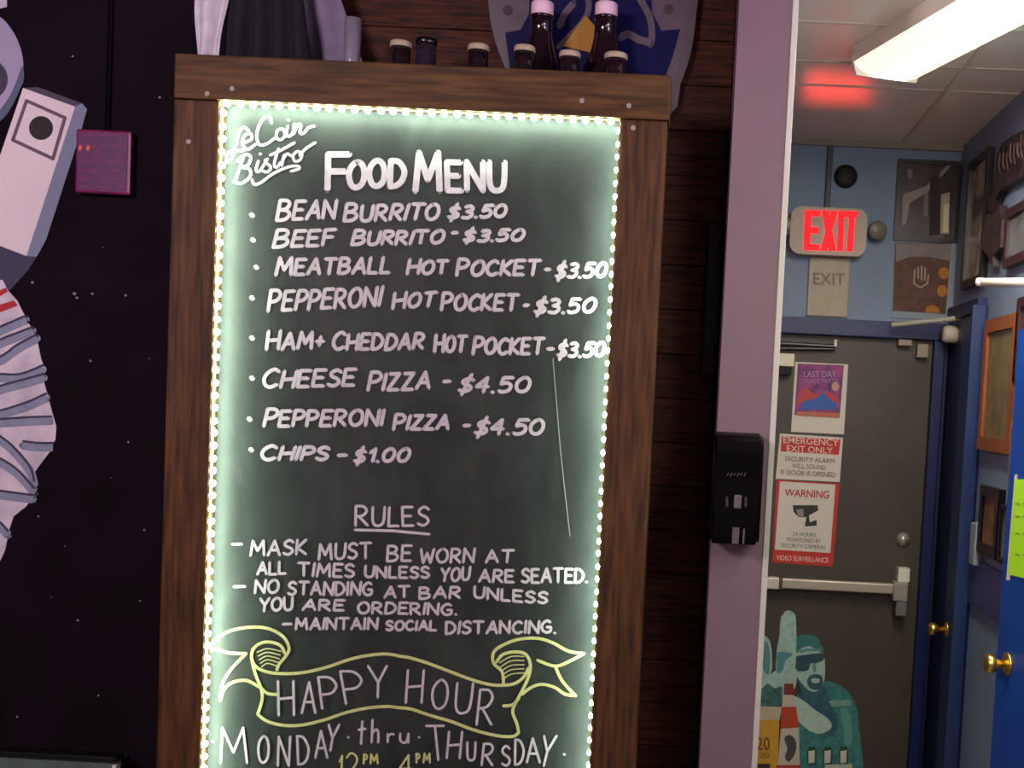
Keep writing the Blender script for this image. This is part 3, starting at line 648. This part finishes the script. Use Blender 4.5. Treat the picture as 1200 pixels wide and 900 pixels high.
# closer
cl = thing('door_closer', 'white door closer box at the exit door top with dark arm', 'door closer', PY(915, 430, YDF))
obj('closer_body', box(PXR + .004, sX(931, 421, YDF - .06), YDF - .06, YDF - .002, PY(915, 429, YDF - .06).z, PY(915, 414, YDF - .06).z, .003), mat('pale_closer', (222, 212, 188), .45), cl)
obj('closer_cover', box(PXR + .004, sX(928, 432, YDF - .05), YDF - .05, YDF - .002, PY(915, 439, YDF - .05).z, PY(915, 430, YDF - .05).z, .003), black_matte, cl)
p0 = PY(908, 402, YDF - .03); p1 = PY(979, 406, YDF - .03)
obj('closer_arm', add_cyl(bmesh.new(), p0, p1, .009, n=10), mat('dark_arm', (46, 40, 34), .4), cl)
obj('closer_arm_lower', add_cyl(bmesh.new(), PY(908, 408, YDF - .025), PY(978, 409, YDF - .025), .006, n=10), MC['dark_arm'], cl)
p = PY(979, 402, YDF - .034); obj('arm_pin', add_cyl(bmesh.new(), p + Vector((0, 0, -.014)), p + Vector((0, 0, .014)), .0065, n=12), white_p, cl)
# second closer arm at the right
ca = thing('closer_arm_bracket', 'pale closer arm with round end over the exit door top right corner', 'door closer', PY(1115, 405, YD - .2))
obj('arm', add_cyl(bmesh.new(), PY(1045, 381, YD - .14), PY(1132, 372, YD - .22), .010, n=10), mat('beige_arm', (170, 166, 148), .45), ca)
obj('round_end', lathe([(0, 0), (.028, 0), (.034, .012), (.034, .05), (.028, .062), (0, .064)], PY(1105, 391, YD - .16), (1, 0, -.03)), ivory, ca, True)
obj('mount_block', boxY(1053, 398, 1069, 405, YD - .075, .04, .003), mat('beige_block', (150, 136, 116), .5), ca)
obj('mount_plate', boxY(1075, 403, 1088, 419, YD - .075, .04, .003), MC['beige_block'], ca)
# posters and signs on the door
YG = YDF - .002
tg = lambda k=1: (lambda x, y: PY(x, y, YG - .0008 * k))
def sheet(name, q, m, lab, cat='poster', Y=YG):
    t = thing(name, lab, cat, PY(sum(x for x, _ in q) / 4, max(y for _, y in q), Y))
    obj('sheet', polyY(q, Y, .0012), m, t); return t
t = sheet('party_poster', [(932, 424), (994, 427), (989, 509), (927, 506)], paper, 'white bordered purple and blue poster, topmost on exit door')
obj('printed_picture', polyY([(935, 426), (989, 428), (984, 489), (931, 486)], YG - .0008, .0006), mat('purple_print', (92, 52, 128), .6, .4, 22, rgb2=(150, 60, 110)), t)
obj('print_glow', polyY(smoothp([(935, 462), (944, 455), (956, 462), (966, 458), (980, 464), (982, 474), (960, 478), (936, 474)]), YG - .0016, .0006), flat((186, 70, 82)), t)
obj('print_skyline', polyY([(938, 478), (940, 471), (952, 468), (962, 463), (964, 456), (968, 463), (974, 470), (980, 471), (980, 480), (938, 480)], YG - .0024, .0006), flat((60, 104, 176)), t)
obj('print_base', polyY([(934, 482), (984, 484), (984, 490), (934, 487)], YG - .0024, .0006), flat((190, 110, 90)), t)
obj('print_moon', polyY(ell(979, 453, 4.5, 5.5, 14), YG - .0016, .0006), flat((200, 150, 140)), t)
printed('LAST DAY', 942, 435, 980, 442, tg(3), flat((176, 150, 196)), 'printed_words', t); printed('DANCE PARTY', 939, 444, 982, 449, tg(3), flat((160, 120, 170)), 'printed_words', t)
t = sheet('emergency_exit_sign', [(914, 508), (988, 513), (984, 565), (909, 561)], paper, 'red and white EMERGENCY EXIT ONLY sign above the WARNING sign', 'sign')
obj('red_band', polyY([(916, 511), (985, 515), (983, 533), (915, 529)], YG - .0008, .0006), red_p, t)
pl = flat((228, 196, 186))
def slanted(k, x, y): return PY(x, y + (x - 948) * .055, YG - .0008 * k)
s3 = lambda x, y: slanted(3, x, y)
printed('EMERGENCY', 918, 513, 983, 521, s3, pl, 'printed_words', t, .01); printed('EXIT ONLY', 922, 523, 976, 530.5, s3, pl, 'printed_words', t, .01)
for tx, a0, b0, y0 in (('SECURITY ALARM', 920, 978, 536), ('WILL SOUND', 928, 968, 544), ('IF DOOR IS OPENED', 915, 979, 552)):
    printed(tx, a0, y0, b0, y0 + 5.5, s3, flat((120, 70, 66)), 'printed_words', t)
t = sheet('warning_sign', [(910, 562), (984, 567), (976, 664), (905, 659)], red_p, 'red bordered WARNING camera sign on exit door under the EMERGENCY sign', 'sign')
obj('white_field', polyY([(914, 564), (979, 568), (973, 648), (908, 644)], YG - .0008, .0006), paper, t)
s3b = lambda x, y: PY(x - (y - 610) * .05, y + (x - 944) * .055, YG - .0024)
printed('WARNING', 918, 574, 970, 583, s3b, flat((186, 40, 34)), 'printed_words', t, .015)
obj('camera_picture', polyY([(929, 592), (958, 592), (959, 598), (948, 604), (949, 612), (957, 609), (957, 616), (943, 617), (945, 606), (936, 606), (930, 600)], YG - .0016, .0006), flat((54, 52, 50)), t)
obj('camera_lens', polyY([(933, 597), (941, 596), (942, 605), (935, 605)], YG - .0024, .0006), flat((140, 136, 130)), t)
for tx, a0, b0, y0 in (('24 HOURS', 930, 957, 624), ('MONITORED BY', 923, 963, 631), ('SECURITY CAMERAS', 917, 969, 638)):
    printed(tx, a0, y0, b0, y0 + 4.5, s3b, ink, 'printed_words', t)
printed('VIDEO SURVEILLANCE', 912, 652, 973, 658, s3b, flat((232, 190, 180)), 'printed_words', t, .01)
# die cut promotion figure
K = lambda pts: [(860 + x / 3.75, 660 + y / 3.75) for x, y in pts]
YK = YG - .003
def cut(n, pts, rgb, lay, par, sm=True, v=0.0, lab=None):
    pp = K(pts); pp = smoothp(pp, 4) if sm else pp
    return obj(n, polyY(pp, YK - .0009 * lay, .0008), mat('cut_%d_%d_%d' % rgb, rgb, .6, v, 40), par, label=lab)
pf = thing('promotion_cutout', 'teal toned die cut print of bearded man in sunglasses pointing up', 'cutout', PY(950, 930, YK))
cut('jacket', [(300, 560), (400, 520), (480, 545), (528, 605), (548, 700), (548, 1000), (280, 1000), (285, 700), (250, 640)], (58, 122, 122), 0, pf, True, .3)
cut('shirt', [(300, 555), (390, 535), (430, 620), (455, 700), (420, 760), (300, 640)], (46, 88, 104), 1, pf, True, .25)
cut('jacket_light', [(415, 605), (512, 600), (516, 625), (430, 632)], (120, 158, 150), 2, pf, False)
cut('jacket_fold', [(470, 640), (510, 660), (520, 780), (490, 800), (480, 720)], (92, 148, 142), 2, pf, True)
cut('face', [(262, 400), (275, 345), (330, 330), (385, 365), (400, 430), (396, 520), (362, 565), (312, 548), (272, 500)], (160, 190, 176), 2, pf, True, .12)
cut('hair', [(270, 330), (320, 314), (365, 324), (380, 358), (398, 402), (340, 366), (300, 372), (272, 396)], (52, 112, 112), 3, pf)
cut('sunglasses', [(262, 415), (320, 402), (392, 396), (394, 424), (360, 440), (338, 440), (326, 470), (282, 474), (264, 445)], (40, 72, 86), 3, pf)
cut('moustache', [(322, 515), (332, 496), (354, 488), (378, 490), (390, 505), (390, 540), (372, 556), (340, 552), (325, 535)], (50, 86, 96), 3, pf)
cut('mouth', [(338, 512), (356, 506), (376, 510), (372, 524), (350, 526)], (168, 196, 182), 4, pf)
cut('nose_shade', [(346, 440), (358, 440), (362, 472), (350, 478)], (98, 146, 146), 3, pf)
cut('forehead_shade', [(290, 384), (330, 374), (380, 378), (378, 388), (330, 386), (292, 394)], (96, 146, 144), 4, pf)
cut('beard', [(276, 500), (300, 530), (330, 560), (360, 566), (392, 540), (380, 572), (340, 590), (300, 570)], (54, 96, 104), 3, pf)
cut('forearm', [(258, 590), (300, 600), (350, 640), (420, 690), (424, 728), (370, 750), (312, 722), (268, 670)], (172, 200, 184), 3, pf, True, .08)
cut('hand', [(60, 480), (140, 500), (188, 470), (262, 462), (272, 540), (215, 600), (130, 590), (60, 580)], (162, 192, 178), 3, pf, True, .1)
cut('finger', [(205, 250), (222, 216), (240, 208), (262, 218), (273, 250), (274, 380), (262, 480), (190, 490), (188, 390), (200, 320)], (158, 190, 178), 4, pf, True, .12)
cut('finger_shade', [(190, 400), (215, 390), (258, 400), (225, 430), (215, 470), (190, 480)], (84, 138, 148), 5, pf)
cut('thumb', [(60, 330), (100, 316), (135, 318), (160, 348), (168, 420), (164, 478), (138, 510), (60, 500)], (152, 186, 174), 4, pf, True, .12)
cut('thumb_shade', [(118, 350), (148, 350), (160, 420), (150, 490), (120, 440)], (86, 136, 146), 5, pf)
cut('cuff', [(60, 540), (90, 530), (120, 552), (150, 528), (180, 550), (212, 540), (214, 626), (60, 630)], (62, 104, 104), 5, pf, False, .35)
cr = thing('carton_print', 'yellow printed carton marked 120 at lower left of exit door', 'carton', PY(890, 930, YK - .01))
cut('carton_top', [(20, 628), (212, 630), (200, 694), (20, 690)], (190, 176, 156), 6, cr, False)
cut('carton_front', [(20, 686), (200, 690), (190, 1000), (20, 1000)], (206, 156, 50), 7, cr, False, .08)
to_k = lambda l: (lambda x, y: PY(860 + x / 3.75, 660 + y / 3.75, YK - .0009 * l))
printed('120', 80, 765, 158, 822, to_k(9), flat((110, 76, 24)), 'printed_words', cr, .01); printed('CALORIES', 76, 832, 158, 856, to_k(9), flat((120, 84, 30)), 'printed_words', cr)
cut('carton_dark_panel', [(40, 880), (160, 882), (156, 1000), (40, 1000)], (54, 46, 40), 8, cr, False)
bt = thing('bottle_print', 'cut out beer bottle print with red neck label beside the yellow carton', 'bottle', PY(925, 930, YK - .01))
cut('bottle_cap_print', [(222, 528), (262, 530), (264, 580), (218, 578)], (122, 52, 40), 8, bt, False)
cut('neck_print', [(218, 578), (264, 580), (274, 634), (210, 632)], (196, 186, 172), 8, bt, False)
cut('red_label', [(210, 630), (274, 632), (286, 722), (206, 728)], (186, 66, 40), 8, bt, False)
cut('body_print', [(206, 728), (286, 722), (292, 1000), (184, 1000)], (196, 186, 172), 8, bt, False)
cut('animal_print', [(222, 770), (245, 755), (268, 772), (275, 810), (262, 850), (240, 872), (224, 850), (235, 815)], (74, 72, 70), 9, bt)
cut('red_base', [(188, 888), (292, 886), (294, 900), (186, 902)], (170, 58, 40), 9, bt, False)
bs = thing('bottle_row_print', 'row of pale bottle tops printed below the pointing man', 'bottles', PY(970, 930, YK - .008))
for x in (322, 392, 462):
    cut('bottle_top', [(x, 830), (x + 8, 806), (x + 34, 806), (x + 42, 830), (x + 40, 885), (x + 2, 885)], (44, 74, 54), 6, bs, False)
    cut('white_neck', [(x + 6, 826), (x + 34, 822), (x + 32, 876), (x + 6, 880)], (200, 200, 188), 7, bs, False)
cut('carrier_edge', [(400, 886), (520, 882), (520, 1000), (400, 1000)], (180, 186, 170), 8, bs, False)

# ------------------------------------------------------------------ exit sign
YX = YD - .075
ex = thing('exit_sign', 'glowing red EXIT sign box with two emergency lamp heads above the door', 'exit sign', PY(971, 298, YX))
a, b, z0, z1 = rectY(926, 243, 1016, 299, YX)
def rounded(a, b, z0, z1, Y0, Y1, r):
    pts = []
    for cx, cz, t0 in ((b - r, z1 - r, 0), (a + r, z1 - r, 90), (a + r, z0 + r, 180), (b - r, z0 + r, 270)):
        for k in range(6): t = math.radians(t0 + k * 18); pts.append(Vector((cx + r * math.cos(t), Y0, cz + r * math.sin(t))))
    bm = bmesh.new(); add_poly(bm, pts, Vector((0, 1, 0)), Y1 - Y0); return bm
obj('sign_housing', rounded(a, b, z0, z1, YX, YD - .001, .042), mat('cream_housing', (184, 166, 150), .5), ex)
em = mat('red_letters', (150, 6, 6), .5, emit=(1.0, .012, .018), es=1.6, spec=.1)
EXO = [.002]
def exl(x, y): return PY(x, y, YX - EXO[0])
bm = bmesh.new()
def bar(*pts): bm.faces.new([bm.verts.new(exl(*p)) for p in pts])
dy = lambda x: (x - 942) * .03
def qd(x0, y0, x1, y1, x2, y2, x3, y3): bar((x0, y0 + dy(x0)), (x1, y1 + dy(x1)), (x2, y2 + dy(x2)), (x3, y3 + dy(x3)))
qd(943, 246, 951, 246, 949.5, 293, 941.5, 293); qd(951, 246, 962, 246, 961.5, 253, 951, 253); qd(950.5, 266, 960, 266, 959.5, 273, 950, 273); qd(949.5, 286, 960.5, 286, 960.5, 293, 949.5, 293)
qd(963, 246, 971, 246, 980, 293, 971, 293); EXO[0] = .0026
qd(974, 246, 981.5, 246, 969, 293, 961, 293)
EXO[0] = .002
qd(982.5, 246, 989.5, 246, 988, 293, 981, 293)
qd(989.5, 246, 1006, 246, 1005, 253, 989.3, 253); qd(995, 253, 1001.5, 253, 999.5, 293, 992, 293)
obj('exit_letters', bm, em, ex)
for sgn, (px, py) in ((-1, (922, 264)), (1, (1029, 269))):
    p = PY(px, py, YX)
    obj('lamp_head', lathe([(0, -.045), (.022, -.045), (.036, -.01), (.038, .01), (.034, .016), (0, .012)], p + Vector((0, .02, 0)), (sgn * .1, -1, -.1)), mat('lamp_grey', (120, 112, 104), .35), ex, True)
    obj('lamp_stem', add_cyl(bmesh.new(), p + Vector((0, .05, .0)), p + Vector((-sgn * .05, .06, 0)), .01, n=8), MC['lamp_grey'], ex)
dl = bpy.data.lights.new('exit_glow', 'AREA'); dl.shape = 'RECTANGLE'; dl.size = .24; dl.size_y = .02; dl.energy = .028; dl.color = (1, .05, .03); dl.spread = math.radians(20)
lo = bpy.data.objects.new('exit_glow', dl); C.objects.link(lo); lo.location = ((a + b) / 2, YX - .004, z1 + .006)
lo.rotation_euler = (PZ(988, 116, ZC) - lo.location).to_track_quat('-Z', 'Y').to_euler()
pq2 = thing('exit_plaque', 'beige unlit EXIT plaque below the glowing exit sign', 'sign', PY(970, 372, YD - .01))
obj('plaque_body', boxY(947, 302, 995, 371, YD - .016, .014, .004), mat('beige_plaque', (172, 158, 136), .5, .05), pq2)
printed('EXIT', 953, 320, 990, 334, lambda x, y: PY(x, y + (x - 970) * .03, YD - .018), flat((124, 114, 104)), 'printed_words', pq2, .01)
p = PY(991, 207, YD - .01)
obj('round_speaker', lathe([(0, 0), (.042, 0), (.045, -.0), (.046, .02), (.036, .035), (0, .03)], (p.x, YD, p.z), (0, -1, 0)), mat('black_grille', (22, 10, 12), .6), None, True, 'small round black fitting on the blue wall above the exit sign', 'fitting')
x = sX(971, 205, YD)
cz = PY(973, 245, YX).z
obj('conduit', box(x - .011, x + .011, YD - .022, YD - .001, cz + .01, ZC - .023, .004), mat('dark_grey_conduit', (64, 66, 78), .5), None, label='dark conduit running from the exit sign up to the ceiling', cat='conduit')

# framed photo and poster on the door wall
def frameY(name, x0, y0, x1, y1, fw, fm, pm, lab, Y=YD - .02):
    a, b, z0, z1 = rectY(x0, y0, x1, y1, Y); t = thing(name, lab, 'picture', ((a + b) / 2, Y, z0))
    bm = bmesh.new(); s = fw * Y / F
    add_box(bm, a, a + s, Y, YD - .001, z0, z1); add_box(bm, b - s, b, Y, YD - .001, z0, z1); add_box(bm, a + s, b - s, Y, YD - .001, z0, z0 + s); add_box(bm, a + s, b - s, Y, YD - .001, z1 - s, z1)
    obj('frame', bm, fm, t); obj('picture_sheet', box(a + s, b - s, Y + .008, YD - .002, z0 + s, z1 - s), pm, t); return t
dkf = mat('dark_frame', (15, 8, 10), .35)
t = frameY('framed_photo', 1050, 187, 1124, 283, 5, dkf, mat('photo_brown', (64, 48, 50), .25, .35, 20), 'dark framed photo high on the blue wall right of the exit sign')
tp = lambda x, y: PY(x, y, YD - .0135)
obj('photo_light_edge', polyY([(1058, 228), (1085, 218), (1112, 192), (1114, 195), (1088, 224), (1066, 238), (1062, 262), (1057, 265)], YD - .0135, .001), flat((150, 142, 134)), t)
obj('photo_post', polyY([(1103, 228), (1113, 225), (1112, 274), (1102, 274)], YD - .0135, .001), flat((170, 160, 140)), t)
obj('photo_bright_window', polyY([(1106, 240), (1112, 238), (1111, 272), (1105, 272)], YD - .0145, .001), flat((222, 210, 176)), t)
obj('photo_dark_wall', polyY([(1090, 208), (1101, 202), (1101, 276), (1089, 276)], YD - .0138, .001), flat((44, 32, 34)), t)
obj('photo_window', polyY([(1063, 198), (1069, 198), (1069, 209), (1064, 209)], YD - .0135, .001), flat((130, 116, 120)), t)
obj('photo_door', polyY([(1083, 226), (1088, 224), (1087, 254), (1082, 254)], YD - .0135, .001), flat((120, 110, 104)), t)
t = thing('hand_poster', 'brown poster with white hand mark and orange discs under framed photo', 'poster', PY(1080, 370, YD))
obj('sheet', polyY([(1049, 282), (1122, 284), (1117, 376), (1045, 372)], YD - .006, .002), mat('pale_blue_margin', (140, 152, 168), .6), t)
obj('printed_picture', polyY([(1049, 284), (1115, 285), (1108, 368), (1046, 364)], YD - .0075, .001), mat('brown_print', (88, 50, 38), .6, .4, 25), t)
obj('pale_header', polyY([(1050, 285), (1115, 286), (1114, 306), (1090, 301), (1066, 301), (1050, 307)], YD - .009, .001), mat('pale_header', (128, 118, 116), .6, .15, 30), t)
for pts in (ell(1106, 320, 6, 7, 16), ell(1104, 341, 6, 7, 16), [(1084, 366), (1086, 360), (1093, 357), (1100, 361), (1101, 367)]):
    obj('orange_disc', polyY(pts, YD - .009, .001), flat((178, 116, 44)), t)
bm = bmesh.new(); th = lambda x, y: PY(x, y, YD - .0095)
for s in ([(1072, 316), (1071, 332), (1078, 337)], [(1076, 313), (1076, 326)], [(1080, 312), (1080, 328)], [(1084, 314), (1084, 328)], [(1088, 322), (1087, 332), (1079, 337)]): add_stroke(bm, s, 1.6, th, 6)
obj('hand_mark', bm, flat((176, 160, 150)), t)

# ------------------------------------------------------------------ right wall
def frameX(name, x0, y0, x1, y1, fw, fm, pm, lab, dep=.025, cat='picture'):
    X = XR - dep; ya, yb, z0, z1 = rectX(x0, y0, x1, y1, X); t = thing(name, lab, cat, (X, (ya + yb) / 2, z0))
    bm = bmesh.new(); s = fw
    add_box(bm, X, XR - .001, ya, ya + s, z0, z1); add_box(bm, X, XR - .001, yb - s, yb, z0, z1); add_box(bm, X, XR - .001, ya + s, yb - s, z0, z0 + s); add_box(bm, X, XR - .001, ya + s, yb - s, z1 - s, z1)
    obj('frame', bm, fm, t); obj('picture_sheet', box(X + .010, XR - .002, ya + s, yb - s, z0 + s, z1 - s), pm, t); return t
frameX('framed_print', 1130, 186, 1153, 333, .03, dkf, mat('print_with_glare', (84, 68, 64), .08, .35, 5, rgb2=(178, 166, 146)), 'narrow dark framed print on the right wall nearest the corner')  # pale cream patches imitate a reflection on the print's glass
frameX('framed_print', 1149, 372, 1187, 530, .045, mat('orange_wood', (150, 84, 40), .45, .15, 30), mat('olive_print', (124, 110, 74), .4, .35, 14), 'orange wood framed olive print on right wall beside the blue casing')
frameX('framed_print', 1146, 570, 1168, 652, .035, dkf, mat('rust_print', (132, 92, 58), .4, .5, 14), 'small dark framed rust and cream print low on the right wall')
frameX('framed_print', 1169, 592, 1184, 662, .014, mat('black_frame', (16, 14, 16), .5), mat('teal_beige_print', (96, 112, 104), .4, .4, 10), 'tall dull teal print in black frame nearest the green notice')
frameX('framed_print', 1177, 236, 1215, 306, .03, mat('brown_frame', (50, 30, 28), .4), mat('grey_print', (110, 116, 112), .2, .4, 10), 'brown framed print under the ragged carved plaque on right wall')
frameX('framed_print', 1184, 452, 1220, 578, .025, mat('tan_wood', (176, 112, 70), .5, .1), paper, 'tan wood framed sheet partly hidden behind the open blue door')
frameX('framed_print', 1189, 345, 1225, 448, .03, mat('maroon_frame', (58, 26, 30), .5), flat((70, 50, 50)), 'maroon framed print above the tan framed sheet on right wall')
bm = boxX(1131, 662, 1182, 722, XR - .012, .011)
obj('violet_panel', bm, mat('blue_violet_panel', (62, 66, 118), .5, .15, 10), None, label='blue violet panel low on the right wall under small framed prints', cat='panel')
bm = boxX(1136, 612, 1142, 662, XR - .03, .029, .004)
obj('wall_switch', bm, mat('pale_switch', (150, 160, 168), .5), None, label='slim pale switch plate on the right wall beside the blue casing', cat='switch')
# ragged carved plaque
X = XR - .03
pts = [(1158, 232), (1163, 224), (1166, 200), (1168, 180), (1174, 168), (1184, 160), (1200, 152), (1240, 130), (1240, 190), (1205, 202), (1190, 212), (1180, 217), (1171, 224), (1166, 236), (1163, 250), (1158, 248)]
cpq = thing('carved_plaque', 'ragged dark carved plaque high on the right wall near the ceiling', 'plaque', PX(1190, 225, X))
obj('plaque_board', polyX(pts, X, .028), mat('dark_carved_wood', (46, 34, 36), .5, .5, 18, .8), cpq)
bm = bmesh.new(); tx = lambda x, y: PX(x, y, X - .003)
for i in range(9):
    x = 1172 + i * 4.2; y = 198 - i * 3.6
    add_stroke(bm, catmull([(x, y - 18 + (i % 3) * 3), (x - 1, y - 4), (x + 1, y + 8 - (i % 2) * 5)], 4), 1.7 + (i % 2) * .7, tx, 6)
obj('carved_ridges', bm, mat('pinkish_ridges', (132, 106, 104), .5, .2, 20), cpq)
pts2 = [(1152, 262), (1157, 250), (1164, 252), (1170, 240), (1174, 256), (1172, 290), (1163, 300), (1163, 312), (1157, 300), (1150, 290), (1149, 275)]
obj('hanging_ornament', polyX(pts2, X, .028), mat('dark_ornament', (56, 48, 50), .5, .6, 22, .8), None, label='ragged grey and black ornament hanging below the carved plaque', cat='ornament')

# side door next to the corner: casing, leaf strip and knob
ya0 = PX(1127, 400, XR - .02).y; ya1 = PX(1148, 400, XR - .02).y
zt = PX(1140, 368, XR - .02).z
struct('trim_6', box(XR - .02, XR - .001, ya1, ya0, 0, zt, .004), blue_trim2)
struct('trim_7', box(XR - .055, XR - .007, ya1 - .02, ya1, 0, zt + .02, .003), blue_trim2)
struct('trim_9', box(XR - .0065, XR - .001, ya1 - .022, ya1, 0, zt + .02), blue_trim)
struct('trim_8', box(XR - .035, XR - .001, ya1, YD - .075, zt, zt + .05, .004), blue_trim)
d2 = struct('door_2', box(XR - .012, XR - .001, ya0 + .002, YD - .002, 0, zt - .002), mat('near_black_blue', (22, 28, 58), .35, .2))
def knob(p, nrm, s, door):
    k = obj('door_knob', lathe([(0, .008), (.012 * s, .010), (.011 * s, .028), (.022 * s, .038), (.028 * s, .050), (.026 * s, .064), (.016 * s, .070), (0, .071)], p, nrm), brass, door, True)
    obj('rose', lathe([(0, 0), (.033 * s, 0), (.031 * s, .006), (.018 * s, .010), (0, .010)], p, nrm), brass, k, True)
knob(PX(1110, 738, XR - .02), (-1, 0, 0), .9, d2)
p = PX(1121, 737, XR - .02)
obj('strike_plate', lathe([(0, 0), (.016, 0), (.012, .006), (0, .008)], p, (-1, 0, 0)), mat('dull_red_brass', (150, 90, 70), .3, metal=.7), None, True, 'small reddish metal stud beside the far brass knob', 'stud')
# open blue door at the right edge
pe = PY(1171, 730, 3.50)
hx, hy = XR - .004, 2.86
ex0 = Vector((pe.x, 3.50, 0)); hi = Vector((hx, hy, 0)); dv = (hi - ex0).normalized(); nv = Vector((dv.y, -dv.x, 0))
if nv.x > 0: nv = -nv
ztop = 2.03 if True else 0
bm = bmesh.new()
base = [ex0, hi, hi - nv * .035, ex0 - nv * .035]
base[2] = Vector((min(base[2].x, hx), base[2].y, 0))
add_poly(bm, [Vector((q.x, q.y, .01)) for q in base], Vector((0, 0, 1)), PY(1196, 385, 3.45).z - .01)
d3 = struct('door_3', bm, blue_door)
def PL(px, py, off=0.0):   # pixel onto the door leaf's plane
    d = ray(px, py); o = ex0 + nv * off; t = ((o - CAMLOC).dot(nv)) / d.dot(nv); return CAMLOC + d * t
t = thing('green_notice', 'lime green paper notice taped to the open blue door', 'notice', PL(1192, 678))
bm = bmesh.new(); add_poly(bm, [PL(x, y, .002) for x, y in ((1189, 562), (1240, 560), (1240, 688), (1181, 673))], nv, -.0012)
obj('sheet', bm, green_paper, t)
for yy in (590, 605, 625, 650):
    bm = bmesh.new()
    for i in range(4): add_stroke(bm, [(1190 + i * 9, yy), (1195 + i * 9, yy + .5)], 1.6, lambda x, y: PL(x, y, .003), 6)
    obj('printed_row', bm, flat((120, 170, 30)), t)
bm = bmesh.new(); add_poly(bm, [PL(x, y, .0014) for x, y in ((1189, 556), (1192, 556), (1183, 680), (1179, 680))], nv, -.001)
obj('white_tape', bm, paper, t)
p = PL(1181, 778, 0)
knob(p, nv, 1.02, d3)
# white rod
p0 = PY(1150, 331, 3.62); p1 = PY(1240, 331, 3.3)
rd = thing('white_rod', 'white metal bar reaching in from the right above the blue door', 'rod', p0)
obj('bar', add_cyl(bmesh.new(), p0, p1, .013, n=14), white_p, rd, True)
obj('end_cap', lathe([(0, -.012), (.015, -.01), (.018, 0), (.015, .012), (0, .014)], p0, (0, 0, 1)), white_p, rd, True)

# ------------------------------------------------------------------ ceiling light in the passage
ZL = ZC - .085
c0 = PZ(990, 92, ZL); c1 = PZ(1075, 98, ZL); c2 = PZ(1120, 64, ZL)
dirv = PZ(1107, 0, ZC - .03) - PZ(992, 70, ZC - .03); dirv.z = 0; dirv.normalize()
perp = Vector((-dirv.y, dirv.x, 0));
if perp.x > 0: perp = -perp
wdt = abs((c0 - c1).dot(perp)); L = 1.22
lf = thing('ceiling_light', 'long white fluorescent ceiling light glowing over the passage', 'ceiling light', (c1.x, c1.y, ZL))
def fx(s, t, z): q = c1 + dirv * s + perp * t; return Vector((q.x, q.y, z))
bm = bmesh.new()
prof = [(0, ZC), (0, ZC - .045), (.0, ZC - .05), (wdt, ZC - .05), (wdt, ZC)]
add_poly(bm, [fx(0, t, z) for t, z in ((0, ZC - .001), (0, ZC - .05), (wdt, ZC - .05), (wdt, ZC - .001))], dirv, L)
obj('light_housing', bm, white_p, lf)
q1, q2 = wdt * .22, wdt * .72
bm = bmesh.new(); add_poly(bm, [fx(.012, t, z) for t, z in ((q1, ZC - .051), (q1, ZL), (q2, ZL), (q2, ZC - .051))], dirv, L - .024)
obj('diffuser', bm, mat('lit_diffuser', (250, 246, 230), .5, emit=(1.0, .93, .78), es=75), lf)
for pp in (((.0, ZC - .051), (.012, ZL + .010), (q1, ZL), (q1, ZC - .051)), ((q2, ZC - .051), (q2, ZL), (wdt - .02, ZL + .014), (wdt, ZC - .051))):
    bm = bmesh.new(); add_poly(bm, [fx(.012, t, z) for t, z in pp], dirv, L - .024)
    obj('side_lens', bm, mat('lit_side_lens', (250, 240, 214), .5, emit=(1.0, .90, .70), es=1.05), lf)
for s in (0, L - .012):
    bm = bmesh.new(); add_poly(bm, [fx(s, t, z) for t, z in ((-.002, ZC - .03), (-.002, ZC - .05), (.01, ZL - .002), (wdt - .01, ZL - .002), (wdt + .002, ZC - .05), (wdt + .002, ZC - .03))], dirv, .012)
    obj('end_plate', bm, white_p, lf)
